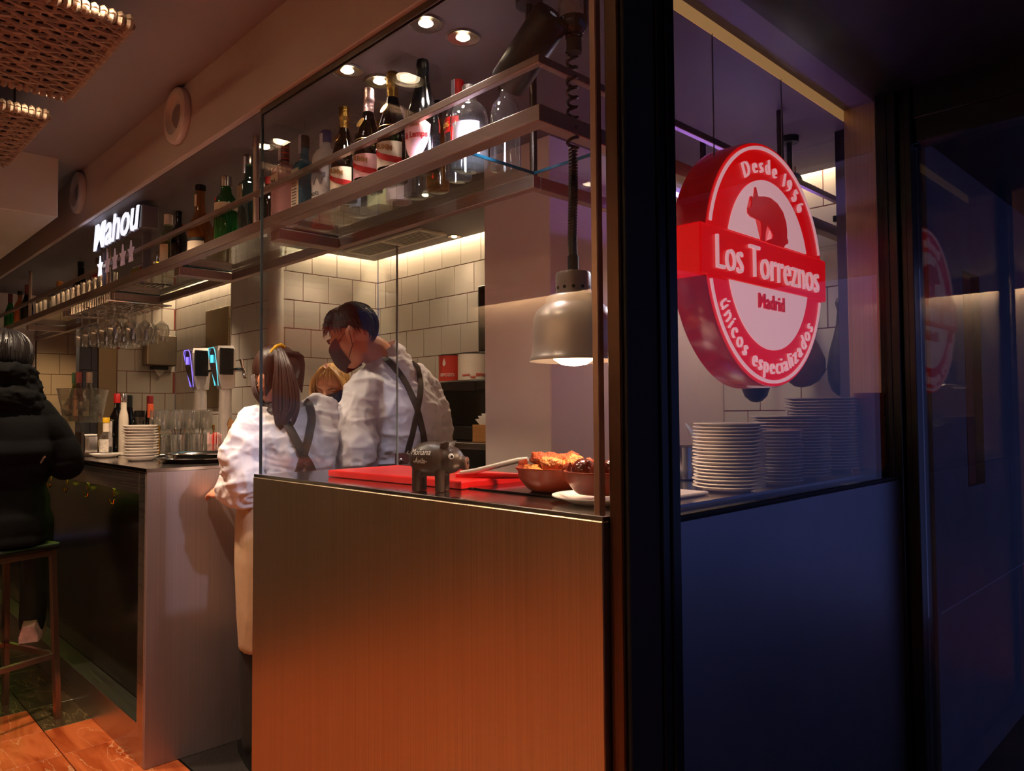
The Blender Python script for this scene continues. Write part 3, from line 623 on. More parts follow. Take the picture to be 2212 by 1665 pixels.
for k in range(18): a = 2*PI*k/18; f.tube([(.0455*math.cos(a), .0455*math.sin(a), .01), (.044*math.cos(a), .044*math.sin(a), .145)], .0022, 5)
f.build('flutes', G_GREEN, t, smooth=True)
MB().lathe([(.008, 0), (.008, .002)], n=14, M=Matrix.Translation((-.022, -.034, .198)) @ Matrix.Rotation(PI/2, 4, 'X')).build('red_seal', RED, t)
bottle('small brown liqueur bottle behind the whisky bottle', -3.26, 1.36, TALL, G_AMBER, s=.85, cap=(.016, .25, .016, .28, WHITE))
t = bottle('long-necked whisky bottle with black top and cream and black label', -3.228, 1.265, [(.046, .004), (.047, .02), (.047, .11), (.043, .135), (.028, .165), (.019, .195), (.0175, .25), (.0175, .27)], G_AMBER, s=1.08, cap=(.021, .272, .021, .295, BLACK), labs=((.012, .062, FRONT, 1.5, PAPER), (.062, .075, FRONT, 1.5, INK)))
MB().box((-.009, -.0225, .225), (.009, -.0190, .275), .001).build('neck_label', PAPER, t)
bottle('black liqueur bottle left of the whisky bottle', -3.505, 1.275, TALL, G_BLACK, s=.95, cap=(.016, .25, .016, .275, BLACK))
bottle('pale bottle with white screw cap beside the glowing star sign', -3.62, 1.27, [(.034, .004), (.0345, .02), (.0345, .16), (.030, .18), (.020, .195), (.018, .21), (.018, .25)], gcol('bottle_pale_green', (.55, .62, .45)), s=1.02, cap=(.020, .215, .020, .262, WHITE), labs=((.02, .12, FRONT+.3, .9, PAPER),))
bottle('dark bottle with orange neck standing behind the pale white-capped bottle', -3.74, 1.385, TALL, G_BLACK, s=.95, cap=(.017, .22, .017, .275, capm((.70, .25, .12))))
bottle('square golden bottle of spirits below the glowing stars', -3.83, 1.335, SQ, G_YEL, sq=True, s=.80, cap=(.0165, .235, .0165, .262, GOLD))
bottle('golden flat bottle at the foot of the white beer sign', -3.95, 1.36, SQ, G_YEL, sq=True, s=.85, cap=(.0165, .235, .0165, .262, BLACK))
bottle('low clear jar holding orange liqueur under the beer sign', -4.075, 1.335, [(.045, .004), (.046, .012), (.046, .09), (.040, .105), (.036, .112)], gcol('bottle_orange', (.80, .36, .08)), cap=(.038, .108, .038, .122, SILVER), cat='jar', name='jar')
bottle('low clear jar of pale liqueur left of the orange one', -4.22, 1.335, [(.045, .004), (.046, .012), (.046, .09), (.040, .105), (.036, .112)], G_YEL, cap=(.038, .108, .038, .122, SILVER), cat='jar', name='jar')
bottle('square bottle of vivid red aperitif with silver top', -5.065, 1.365, SQ, G_RED, sq=True, s=1.12, cap=(.017, .215, .017, .265, SILVER))
bottle('round dark green brandy bottle with black top', -5.475, 1.37, [(.050, .004), (.052, .02), (.052, .10), (.046, .14), (.030, .18), (.018, .205), (.0165, .27)], G_DGREEN, s=1.14, cap=(.019, .262, .019, .295, BLACK), labs=((.03, .09, FRONT, 1.0, capm((.45, .33, .25))),))
bottle('small clear bottle with yellow stopper on the left of the shelf', -5.965, 1.36, TALL, G_CLEAR, s=.95, cap=(.022, .225, .022, .285, capm((.80, .52, .18))))
bottle('black wine bottle with dull red capsule beside the far hanger post', -6.53, 1.275, CH, G_BLACK, s=.98, foil=([(.017, .235), (.017, .315)], capm((.45, .18, .18))))
bottle('brown bottle with orange label at the far end of the shelf', -6.80, 1.28, TALL, G_AMBER, s=1.05, cap=(.017, .25, .017, .28, BLACK), labs=((.05, .14, FRONT, 1.2, capm((.70, .32, .12))),))
bottle('slim green bottle with red capsule at the left picture edge', -7.15, 1.28, CH, G_GREEN, s=1.0, foil=([(.017, .235), (.017, .315)], capm((.35, .12, .12))))
# row of tumblers along the shelf front
TUMB = [(.028, 0), (.030, .004), (.034, .09), (.033, .09), (.029, .008), (.001, .007)]
tmb_me = MB().lathe(TUMB, n=18, caps=False).mesh('tumbler', True, 60); tmb_me.materials.append(GLASSV)
for k in range(14):
    x = -4.46-.115*k-(.12 if k > 10 else 0)
    o = inst('tumbler', tmb_me, None, (x, 1.262, 1.9745)); o.scale = (1, 1, 1.25); tag(o, 'clear straight tumbler behind the shelf rail, %s from the beer sign leftwards' % ('first' if k == 0 else ORD[k]), 'glass', 'tumblers on the overhead shelf')

# ------------------------------------------------------------------ beer sign with stars
ms = thing('beer_sign', 'white glowing script beer sign with five stars on the overhead shelf', 'illuminated sign', (-4.10, 1.20, 1.997))
MWH = mat('sign_glow_white', (.95, .95, 1), .5, 0, emit=(.93, .95, 1.0), estr=1.0); MBOX = mat('sign_box_grey', (.40, .37, .42), .5, 0, var=.05)
Mf = Matrix.Translation((0, 0, 0)) @ Matrix.Rotation(PI/2, 4, 'X')
b = MB(); b.take(text_bm('Mahou', .235, .003, 1.12, bold=.0015, shear=.22), Matrix.Translation((.0, -.028, .19)) @ Matrix.Rotation(PI/2, 4, 'X')); b.build('script_letters', MWH, ms)
b = MB(); b.take(text_bm('Mahou', .235, .008, 1.12, bold=.005, shear=.22), Matrix.Translation((.0, -.012, .19)) @ Matrix.Rotation(PI/2, 4, 'X')); b.build('letter_sides', MBOX, ms)
MB().box((.15, -.02, .185), (.40, .055, .30), .006).build('light_box', MBOX, ms)
MB().box((-.33, .012, .10), (.36, .05, .112), .003).box((-.335, .012, .0), (-.322, .05, .19), .002).box((.30, .012, .0), (.313, .05, .19), .002).build('bracket', MBOX, ms)
for k in range(5):
    pts = [((.048 if q % 2 == 0 else .019)*math.sin(q*PI/5), (.058 if q % 2 == 0 else .022)*math.cos(q*PI/5)) for q in range(10)]
    MB().prism(pts, -.003, .003, M=Matrix.Translation((-.285+.125*k, -.012, .135-.035)) @ Matrix.Rotation(PI/2, 4, 'X')).build('star', MWH if k == 0 else mat('dim_glow_star', (.78, .66, .66), .4, 0, emit=(.55, .45, .47), estr=.35), ms)  # dimmer stars: a faint glow is put into their colour

# ------------------------------------------------------------------ hanging wine glasses
rk = thing('glass_rack', 'wire stemware rack fixed under the overhead shelf', 'rack', (-4.7, 1.40, 1.90))
w = MB()
for k in range(12): y = 1.22+.026*k; w.tube([(-5.05, y, 1.905), (-4.30, y, 1.905)], .003, 5)
for x in (-5.05, -4.68, -4.30): w.tube([(x, 1.20, 1.909), (x, 1.53, 1.909)], .004, 5)
w.build('wires', CHROME, rk, smooth=True, w=True)
w = MB()
for k in range(24): x = -5.04+.032*k; w.tube([(x, 1.215, 1.905), (x, 1.215, 1.953)], .002, 4)
w.build('front_fringe', CHROME, rk, w=True)['kind'] = 'stuff'
for x in (-5.0, -4.35):
    for y in (1.25, 1.50): MB().tube([(x, y, 1.905), (x, y, 1.955 if y < 1.4 else 1.93)], .004, 6).build('hanger', CHROME, rk, w=True)
WG = [(.036, .0), (.036, -.002), (.006, -.007), (.0042, -.03), (.0042, -.080), (.010, -.088), (.034, -.110), (.040, -.135), (.038, -.165), (.031, -.200), (.0298, -.200), (.0365, -.165), (.0385, -.135), (.032, -.112), (.001, -.094)]
wg_me = MB().lathe(WG, n=20, caps=False).mesh('wine_glass', True, 60); wg_me.materials.append(GLASSV)
k = 0
for row in range(4):
    for c in range(5):
        o = inst('wine_glass', wg_me, None, (-4.98+.155*c+.03*(row % 2), 1.255+.078*row, 1.9085)); k += 1
        tag(o, 'hanging wine glass, %s from the left in the %s row of the wire rack' % ((['first']+ORD[1:5])[c], ['front', 'second', 'third', 'rear'][row]), 'wine glass', 'wine glasses hanging from the rack')

# ------------------------------------------------------------------ heat lamp
hl = thing('heat_lamp', 'spun aluminium heat lamp glowing over the terracotta bowls', 'heat lamp', (-1.155, 1.33, 1.42))
sh_p = [(.106, 0), (.107, .003), (.103, .010), (.0995, .022), (.0975, .045), (.0970, .085), (.0955, .100), (.088, .118), (.074, .130), (.066, .138), (.064, .150), (.056, .156), (.042, .158)]
MB().lathe(sh_p+[(.040, .157), (.062, .132), (.085, .114), (.0935, .098), (.0952, .045), (.0975, .022), (.1015, .009), (.105, .001)], n=48, caps=False).build('shade', ALU, hl, smooth=True, ang=70)
MB().lathe([(.042, .157), (.042, .205), (.040, .210), (.012, .211)], n=32).build('socket_housing', mat('lamp_grey', (.62, .57, .54), .35, .3, var=.05), hl, smooth=True)
for k in range(12):
    a = 2*PI*k/12+.2; MB().lathe([(.0042, -.001), (.0042, .001)], n=10, M=Matrix.Translation((.0415*math.cos(a), .0415*math.sin(a), .172)) @ Matrix.Rotation(a, 4, 'Z') @ Matrix.Rotation(PI/2, 4, 'Y')).build('vent_hole', BLACKM, hl)
MB().lathe([(.001, -.012), (.030, -.008), (.048, .004), (.055, .020), (.050, .045), (.025, .070), (.020, .10)], n=28).build('bulb', mat('heat_bulb', (1, .9, .8), .3, 0, emit=(1.0, .84, .66), estr=9), hl, smooth=True)
add_light('heat_lamp_glow', 'SPOT', (0, 0, -.02), 3.3, (1.0, .66, .40), .05, spot=150, blend=.5).parent = hl
MB().tube([(0, 0, .21), (0, 0, .25)], .0135, 12).build('cord_grip', BLACKM, hl, smooth=True)
cpath = [(0, 0, .25), (-.004, .003, .30), (.004, -.003, .38), (.006, -.004, .45), (.002, 0, .55), (0, 0, .63)]
def interp(P, n):
    out = []; m = len(P)-1
    for i in range(n):
        t = i/(n-1)*m; k = min(int(t), m-1); f = t-k
        p0, p1, p2, p3 = (Vector(P[max(k-1, 0)]), Vector(P[k]), Vector(P[k+1]), Vector(P[min(k+2, m)]))
        out.append(.5*((2*p1)+(p2-p0)*f+(2*p0-5*p1+4*p2-p3)*f*f+(3*p1-p0-3*p2+p3)*f**3))
    return out
hc = interp(cpath, 420); coil = [(p.x+.0085*math.cos(i*.9), p.y+.0085*math.sin(i*.9), p.z) for i, p in enumerate(hc)]
MB().tube(coil[:300], .0036, 5).build('coiled_cord', mat('cord_brown', (.16, .12, .10), .35, 0, var=.1), hl, smooth=True)
zt = hc[299].z
MB().tube([(hc[299].x+(.012)*math.cos(i*.55), hc[299].y+.012*math.sin(i*.55), zt+(.74-zt)*i/110) for i in range(111)], .0045, 5).build('coiled_cord', BLACK, hl, smooth=True)
ib = thing('hanging_bottle', 'dark bottle with white label hung upside down above the coiled lamp cord', 'bottle', (-1.150, 1.335, 2.165))
MB().lathe([(.0165, 0), (.0165, .03), (.021, .032), (.021, .04), (.030, .05), (.036, .065), (.0365, .15), (.030, .1545)], n=24).build('bottle_body', G_BLACK, ib, smooth=True)
MB().lathe([(.014, -.006), (.0185, -.004), (.0185, .028), (.013, .03)], n=20).build('cap', BLACKM, ib, smooth=True)
band(.0368, .075, .145, -2.4, -.2, n=16).build('label', mat('grey_label', (.62, .58, .62), .6, 0, var=.25, vscale=60), ib, smooth=True)

# ------------------------------------------------------------------ track spotlights
def track_spot(loc, aim, label, lens, e, col, r=.048, L=.20, spot=46):
    t = thing('track_spotlight', label, 'spotlight', loc); d = (Vector(aim)-Vector(loc)).normalized(); q = d.to_track_quat('Z', 'Y').to_matrix().to_4x4()
    MB().lathe([(r*.94, L/2), (r, L/2-.004), (r, -L/2+.006), (r*.9, -L/2), (.01, -L/2-.001)], n=28, M=q, caps=False).build('lamp_body', mat('spot_black', (.06, .055, .06), .35, 0, var=.1), t, smooth=True)
    MB().lathe([(r*.9, L/2-.02), (.001, L/2-.022)], n=24, M=q, caps=False).build('lens', lens, t, smooth=True)
    zc = 2.3195-loc[2]
    MB().tube([(0, 0, r*.6), (0, 0, zc-.02)], .010, 8).build('stem', BLACKM, t, smooth=True)
    MB().lathe([(.034, zc-.022), (.034, zc)], n=20).build('ceiling_mount', BLACKM, t, smooth=True)
    p = Vector(loc)+d*(L/2+.01); add_light('spot_beam', 'SPOT', p, e, col, .03, aim=Vector(loc)+d*3, spot=spot, blend=.5, parent=None).parent = None
    bpy.data.objects[-1] if False else None
    return t
track_spot((-1.250, 1.285, 2.185), (-2.75, 1.35, 1.15), 'black cylinder spotlight aimed down at the waitress, above the shelf corner', BULBC, 26, COOL)
track_spot((-1.24, 2.66, 2.13), (-1.02, 1.75, 1.45), 'small spotlight with glaring white lens behind the red sign', BULBC, 12, (.9, .86, 1.0), r=.035, L=.14, spot=60)
# ------------------------------------------------------------------ organic shapes: join, voxel-remesh, smooth
def remesh(mb, name, voxel, it=4, factor=.5):
    me = mb.mesh(name); o = bpy.data.objects.new(name, me); COL.objects.link(o)
    r = o.modifiers.new('r', 'REMESH'); r.mode = 'VOXEL'; r.voxel_size = voxel
    if it: sm = o.modifiers.new('s', 'SMOOTH'); sm.iterations = it; sm.factor = factor
    bpy.context.view_layer.update()
    ev = o.evaluated_get(bpy.context.evaluated_depsgraph_get()); out = bpy.data.meshes.new_from_object(ev)
    bpy.data.objects.remove(o); bpy.data.meshes.remove(me); out.materials.clear(); out.shade_smooth(); out.name = name
    return out
def mobj(name, me, m, parent=None, loc=(0, 0, 0)):
    me.materials.clear(); me.materials.append(m); o = bpy.data.objects.new(name, me); link(o, parent); o.location = loc; return o

# ------------------------------------------------------------------ round red shop sign
SX = -.985
sg = thing('shop_sign', 'round glowing red sign with pig emblem and white lettering in the window', 'illuminated sign', (SX, 1.972, 1.707))
S_RED = mat('sign_red_glow', (.50, .01, .01), .3, 0, emit=(.80, .012, .012), estr=.95, coat=.12); S_SIDE = mat('sign_red_side', (.62, .04, .04), .2, 0, emit=(.42, .02, .02), estr=.55, coat=.4)
S_WHT = mat('sign_pink_white', (.70, .52, .53), .3, 0, emit=(.88, .65, .66), estr=.86, coat=.1); S_DRED = mat('sign_deep_red', (.66, .03, .03), .3, 0, emit=(.68, .02, .02), estr=.85)
MS = Matrix(((0, 0, 1, 0), (1, 0, 0, 0), (0, 1, 0, 0), (0, 0, 0, 1)))     # sign plane: x -> world Y, y -> world Z, z -> world X
RS, RI, RL = .343, .238, .331
def disc(r, n=96, a0=0, a1=2*PI): return [(r*math.cos(a0+(a1-a0)*i/n), r*math.sin(a0+(a1-a0)*i/n)) for i in range(n)]
MB().lathe([(RS-.004, -.10), (RS, -.096), (RS, -.006), (RS-.004, .0)], n=96, M=MS).build('drum', S_SIDE, sg, smooth=True)
MB().prism(disc(RS-.004), .0, .003, M=MS).build('face', S_RED, sg)
MB().box((-.366, -.066, -.10), (.366, .064, .006), .004, M=MS).build('name_band', S_RED, sg)
def ring(r0, r1, a0, a1, z0, z1, n=60):
    b = MB(); b.loft([[(r0*math.cos(a), r0*math.sin(a), z0), (r1*math.cos(a), r1*math.sin(a), z0), (r1*math.cos(a), r1*math.sin(a), z1), (r0*math.cos(a), r0*math.sin(a), z1)] for a in [a0+(a1-a0)*i/n for i in range(n+1)]], M=MS); return b
ag = math.asin(.075/RL)
ring(RL-.009, RL, ag, PI-ag, .003, .007).build('outline', S_WHT, sg); ring(RL-.009, RL, PI+ag, 2*PI-ag, .003, .007).build('outline', S_WHT, sg)
c0 = math.asin(.066/RI); MB().prism([(RI*math.cos(c0+(PI-2*c0)*i/48), RI*math.sin(c0+(PI-2*c0)*i/48)) for i in range(49)], .003, .006, M=MS).build('upper_field', S_WHT, sg)
MB().prism([(RI*math.cos(PI+c0+(PI-2*c0)*i/48), RI*math.sin(PI+c0+(PI-2*c0)*i/48)) for i in range(49)], .003, .006, M=MS).build('lower_field', S_WHT, sg)
pig_o = [(-.132, .138), (-.126, .141), (-.119, .141), (-.114, .143), (-.108, .16), (-.116, .173), (-.111, .175), (-.1, .171), (-.095, .182), (-.09, .204), (-.085, .204), (-.074, .181), (-.039, .188), (-.002, .191), (.039, .183), (.073, .164), (.091, .138), (.096, .114), (.095, .092), (.102, .085), (.1, .077), (.087, .073), (.072, .062), (.007, .061), (-.034, .063), (-.024, .068), (.008, .078), (.013, .089), (-.006, .102), (-.02, .112), (-.028, .103), (-.035, .086), (-.0385, .062), (-.06, .063), (-.054, .083), (-.054, .104), (-.058, .115), (-.085, .116), (-.116, .118), (-.131, .125)]
MB().prism(pig_o, .006, .010, M=Matrix.Translation((0, 0, 0)) @ MS).build('pig_emblem', S_DRED, sg)
b = MB(); b.take(text_bm('Los Torreznos', .128, .004, .80, bold=-.0012), MS @ Matrix.Translation((0, -.045, .009))); b.build('name_lettering', S_WHT, sg)
b = MB(); b.take(text_bm('Madrid', .058, .003, .95, bold=.0006), MS @ Matrix.Translation((-.005, -.125, .008))); b.build('city_lettering', S_DRED, sg)
def arc_text(s, size, r, amid, top=True, track=1.0, sx=.9):
    """letters set one by one along a circle"""
    gl = []; tot = 0
    for ch in s:
        if ch == ' ': gl.append((None, size*.36)); tot += size*.36*track; continue
        t = text_bm(ch, size, .003, sx, align='LEFT', bold=-.0006); xs = [v.co.x for v in t.verts]; w = max(xs)-min(xs)
        for v in t.verts: v.co.x -= (min(xs)+max(xs))/2
        wd = w+size*.16; gl.append((t, wd)); tot += wd*track
    b = MB(); acc = -tot/2
    for t, wd in gl:
        m = acc+wd*track/2; acc += wd*track
        if t is None: continue
        a = amid-m/r if top else amid+m/r
        rot = a-PI/2 if top else a+PI/2
        b.take(t, MS @ Matrix.Translation((r*math.cos(a), r*math.sin(a), .006)) @ Matrix.Rotation(rot, 4, 'Z'))
    return b
arc_text('Desde 1956', .062, .258, PI/2-.12, True, 1.25).build('upper_lettering', S_WHT, sg)
arc_text('únicos especializados', .066, .305, -PI/2-.05, False, 1.12).build('lower_lettering', S_WHT, sg)
for y in (-.20, .20): MB().tube([(-.05, y, math.sqrt(RS*RS-y*y)-.002), (-.05, y, 2.3195-1.707)], .0022, 6).build('hanging_wire', CHROME, sg)

# ------------------------------------------------------------------ plate stacks behind the shop window
def plate_mesh(R, nm, h=.013):
    me = MB().lathe([(.001, 0), (R*.58, 0), (R*.62, .002), (R*.94, h-.001), (R, h), (R, h+.0022), (R*.93, h+.0018), (R*.60, .0048), (.001, .0042)], n=40, caps=False).mesh(nm, True, 50)
    me.materials.append(WHITE); return me
def stack(x, y, R, n, pitch, which, grp, name='plate', z=1.1005, h=.013, jit=.0025):
    me = plate_mesh(R, name, h)
    for k in range(n):
        o = inst(name, me, None, (x+random.uniform(-jit, jit), y+random.uniform(-jit, jit), z+k*pitch), (random.uniform(-.008, .008)*(jit > 0), 0, random.uniform(0, 6)))
        tag(o, 'white plate, %s of %s' % (nth(n-1-k), which), name, grp)
stack(-.965, 1.70, .089, 19, .0086, 'the nearest window plate stack', 'front window plates')
stack(-.948, 1.925, .066, 16, .0088, 'the low stack of small window plates', 'small window plates')
stack(-1.015, 2.145, .112, 20, .0089, 'the wide middle window plate stack', 'middle window plates')
stack(-1.06, 2.47, .112, 24, .0098, 'the tallest plate stack, by the terracotta bowls', 'tallest window plates')
TERRA = mat('terracotta', (.62, .27, .14), .45, 0, var=.12, vscale=12); TERRAG = mat('glazed_terracotta', (.54, .20, .10), .3, 0, var=.18, vscale=10, coat=.15)
bw = MB().lathe([(.001, 0), (.034, 0), (.040, .004), (.048, .040), (.0495, .042), (.047, .042), (.038, .008), (.001, .006)], n=32, caps=False).mesh('terracotta_bowl', True, 50); bw.materials.append(TERRA)
for k in range(12): tag(inst('terracotta_bowl', bw, None, (-.950, 2.592, 1.1005+k*.0195)), 'plain terracotta bowl, %s of the stack beside the window jamb' % nth(11-k), 'bowl', 'terracotta bowls by the jamb')
tag(MB().box((-1.16, 1.36, 1.101), (-.95, 1.58, 1.109), .003).build('serving_tray', mat('white_melamine', (.80, .76, .78), .3, 0, var=.05)), 'flat white tray lying just inside the shop window corner', 'tray')
t = thing('cooking_pot', 'small polished steel pot left of the nearest plate stack', 'pot', (-1.235, 1.90, 1.1005))
MB().lathe([(.001, 0), (.055, 0), (.060, .004), (.060, .095), (.063, .097), (.058, .097), (.056, .008), (.001, .006)], n=32, caps=False).build('body', CHROME, t, smooth=True)
MB().tube([(.060, 0, .08), (.12, .02, .09), (.18, .04, .095)], .007, 8).build('handle', CHROME, t, smooth=True)
o = inst('plate', plate_mesh(.085, 'tilted_plate'), None, (-1.27, 2.05, 1.185), (0, .95, .5)); tag(o, 'single white plate propped at a slant behind the pot', 'plate')

# ------------------------------------------------------------------ hams, bracket
HAM = mat('cured_ham', (.42, .24, .15), .45, 0, var=.35, vscale=9, bump=.25, bscale=25); HAMD = mat('dark_ham_rind', (.20, .13, .09), .5, 0, var=.3, vscale=9, bump=.25, bscale=25)
def ham(loc, rz, m, label, s=1.0):
    t = thing('cured_ham', label, 'ham', loc, rz)
    prof = [(.020, .38, 0), (.026, .36, 0), (.018, .33, 0), (.024, .28, .0), (.040, .23, .004), (.066, .17, .012), (.082, .11, .020), (.080, .06, .022), (.060, .02, .016), (.030, .0, .010), (.004, -.004, .008)]
    MB().loft([[(s*(r*math.cos(a)+ox), s*r*.72*math.sin(a), s*z) for a in [2*PI*k/20 for k in range(20)]] for r, z, ox in prof]).build('meat', m, t, smooth=True, ang=180)
    MB().tube([(0, 0, s*.37), (0, 0, s*.37+.06), (.01, 0, s*.37+.11), (0, 0, 2.3195-loc[2])], .003, 6).build('rope', mat('rope_brown', (.45, .3, .22), .8), t)
    return t
ham((-1.375, 3.0, 1.40), .3, HAM, 'cured ham with reddish meat hanging behind the red sign', 1.0)
ham((-1.235, 3.09, 1.36), 1.3, HAMD, 'darker cured ham hanging behind the reddish one', 1.05)
ham((-1.53, 2.93, 1.34), 2.2, HAMD, 'grey-brown cured ham mostly hidden by the lower edge of the red sign', 1.05)
t = thing('wall_bracket', 'small black bracket with steel bolt on the white tiles', 'bracket', (-1.26, 3.19, 2.13))
MB().box((-.035, -.02, -.03), (.005, 0, .0), .004).box((.0, -.02, -.03), (.035, 0, .04), .006).build('plate', BLACK, t)
MB().lathe([(.012, 0), (.010, .008), (.001, .010)], n=14, M=Matrix.Translation((.017, -.02, .015)) @ Matrix.Rotation(PI/2, 4, 'X')).build('bolt', CHROME, t, smooth=True)

# ------------------------------------------------------------------ on the serving counter
REDB = mat('red_cutting_board', (.86, .10, .10), .38, 0, var=.05, vscale=20, bump=.04, bscale=150)
cbd = MB().box((-.31, -.14, 0), (.31, .14, .021), .004, seg=2).build('cutting_board', REDB); cbd.location = (-1.80, 1.385, 1.101); cbd.rotation_euler = (0, 0, .045); tag(cbd, 'thick red plastic cutting board on the steel worktop', 'cutting board')
def pig():
    t = thing('pig_figurine', 'dark brown clay pig figurine with chalk writing on its side', 'figurine', (-1.510, 1.190, 1.101), math.radians(32))
    b = MB(); b.ell((-.006, 0, .082), (.062, .045, .045), seg=24, rings=16); b.ell((.038, 0, .080), (.042, .036, .036), seg=20, rings=14)
    b.tube([(.055, 0, .078), (.078, 0, .073), (.088, 0, .071)], [.026, .0165, .0155], 16)
    for x, y in ((-.040, .020), (-.040, -.020), (.022, .020), (.022, -.020)): b.tube([(x*.9, y*.8, .070), (x, y, .035), (x, y, .0)], [.017, .0125, .0125], 14)
    for s in (-1, 1): b.tube([(.034, s*.018, .106), (.038, s*.028, .120), (.050, s*.033, .126)], [.011, .0125, .004], 10, flat=.45, up=(1, 0, .4))
    mobj('body', remesh(b, 'body', .0022, 5), mat('brown_clay', (.24, .17, .135), .42, 0, var=.12, vscale=25, bump=.05, bscale=60), t)
    MB().lathe([(.0165, 0), (.0165, .003), (.012, .0045)], n=20, M=Matrix.Translation((.0865, 0, .071)) @ Matrix.Rotation(PI/2, 4, 'Y')).build('snout', mat('snout_brown', (.42, .27, .21), .4, 0, var=.1), t, smooth=True)
    for s in (-1, 1):
        MB().ell((.0915, s*.006, .073), (.0015, .003, .0042), seg=8, rings=6).build('nostril', BLACKM, t)
        e = MB().ell((.056, s*.0315, .090), (.0075, .0050, .0075), seg=14, rings=10).build('eye', mat('eye_white', (.85, .84, .82), .2), t, smooth=True)
        MB().ell((.0598, s*.0352, .0895), (.0036, .0026, .0042), seg=10, rings=8).build('pupil', INK, e, smooth=True)
    MB().tube([(-.066, 0, .09), (-.076, .004, .094), (-.074, .010, .100)], [.004, .003, .002], 8).build('tail', MATS['brown_clay'], t, smooth=True)
    chalk = mat('chalk_white', (.85, .82, .78), .8)
    for body, sz, x, z in (('Moñana', .0215, -.024, .094), ('-Ávila-', .0185, -.024, .073)):
        q = text_bm(body, sz, .0003, .85, shear=.25)
        for v in q.verts:
            xx, zz = v.co.x+x, v.co.y+z; k = max(.05, 1-((xx+.006)/.062)**2-((zz-.082)/.045)**2); v.co = Vector((xx, -.0455*math.sqrt(k)-.0006-v.co.z, zz))
        b = MB(); b.take(q); b.build('chalk_writing', chalk, t)
    return t
pig()
def earthen(loc, r, h, label, m=TERRAG, spout=0):
    t = thing('terracotta_dish', label, 'dish', loc)
    MB().lathe([(.001, 0), (r*.62, 0), (r*.72, .006), (r*.93, h*.55), (r*.95, h*.85), (r*1.0, h*.93), (r, h), (r*.95, h), (r*.90, h*.8), (r*.86, h*.5), (.001, h*.42)], n=44, caps=False).build('dish_body', m, t, smooth=True, ang=60)
    MB().tube([(-r*.9, -.02, h*.94), (-r*1.10, -.024, h*.98), (-r*1.02, -.03, h*.96)], [.02, .012, .006], 10, flat=.5).build('lug', m, t, smooth=True)
    return t
d1_ = earthen((-1.25, 1.378, 1.105), .108, .060, 'larger terracotta dish heaped with fried pork pieces')
d2_ = earthen((-1.04, 1.283, 1.121), .082, .050, 'lower terracotta dish of dark sausages standing on a white plate')
o = inst('plate', plate_mesh(.108, 'under_plate', .016), None, (-1.04, 1.283, 1.1008)); tag(o, 'white plate under the terracotta dish of sausages', 'plate')
FRY = mat('fried_pork', (.66, .27, .10), .5, 0, var=.5, vscale=45, bump=1.0, bscale=160); FRY2 = mat('fried_fat', (.78, .46, .22), .4, 0, var=.5, vscale=45, bump=1.0, bscale=160)
random.seed(3)
for k, (dx, dy, dz, s, m) in enumerate(((-.055, -.01, .066, .020, FRY), (-.030, -.035, .068, .026, FRY2), (-.015, -.005, .090, .038, FRY), (.022, -.03, .078, .030, FRY2), (.010, .025, .097, .028, FRY), (.045, -.005, .086, .034, FRY2), (.050, .035, .080, .032, FRY), (-.035, .04, .075, .030, FRY), (.0, .055, .075, .026, FRY2))):
    b = MB(); b.ell((0, 0, 0), (s*1.25, s*.85, s*.7), seg=28, rings=20); me = b.mesh('fried_pork_piece', True, 180)
    for v in me.vertices: v.co *= 1+.55*noise.noise(v.co*30+Vector((k*7, 0, 0)))+.22*noise.noise(v.co*95)+.06*noise.noise(v.co*260)
    lb = ['small crisp fried pork piece at the left rim of the larger dish', 'pale fried pork piece at the near rim of the larger dish', 'big browned fried pork piece lying left of centre in the dish', 'pale fried pork piece in the middle front of the dish', 'fried pork piece topping the heap in the dish', 'pale streaky fried pork piece right of centre in the dish', 'browned fried pork piece at the right of the heap', 'fried pork piece at the back left of the heap', 'pale fried pork piece at the back of the heap'][k]
    o = mobj('fried_pork_piece', me, m, None, (-1.255+dx*1.25, 1.378+dy*1.25, 1.098+dz*.86)); o.rotation_euler = (random.uniform(-.3, .3), random.uniform(-.3, .3), random.uniform(0, 3)); tag(o, lb, 'pork piece', 'fried pork in the larger dish')
SAUS = mat('dark_sausage', (.34, .10, .06), .18, 0, var=.25, vscale=18, coat=.6, bump=.06, bscale=90)
for k, (dx, dy, lb) in enumerate(((-.040, -.012, 'round dark sausage at the left of the lower dish'), (.022, -.022, 'glossy dark sausage at the front right of the lower dish'), (.006, .038, 'round dark sausage at the back of the lower dish'), (.055, .022, 'round dark sausage at the right edge of the lower dish'))):
    b = MB(); b.lathe([(.001, -.028), (.010, -.027), (.024, -.017), (.0295, 0), (.024, .017), (.010, .027), (.004, .030), (.005, .034), (.001, .036)], n=22, caps=False)
    o = b.build('sausage', SAUS, None, smooth=True, ang=180); o.location = (-1.04+dx, 1.283+dy, 1.121+.047); o.rotation_euler = (.5*(k % 2)+.3, .8-.5*k, k*1.3); tag(o, lb, 'sausage', 'sausages in the lower dish')
t = thing('spatula', 'spatula with shiny steel handle and red blade resting on the dish rim', 'spatula', (-1.42, 1.38, 1.123))
MB().tube([(-.150, -.050, .012), (-.10, -.035, .020), (.03, -.005, .052), (.060, .0, .056)], [.006, .0075, .0075, .006], 10, flat=.8).build('handle', ALU, t, smooth=True)
MB().tube([(-.165, -.055, .006), (-.13, -.035, .004), (-.06, .0, .0075), (.05, .02, .010)], [.005, .014, .010, .006], 10, flat=.5).build('red_blade', REDB, t, smooth=True)

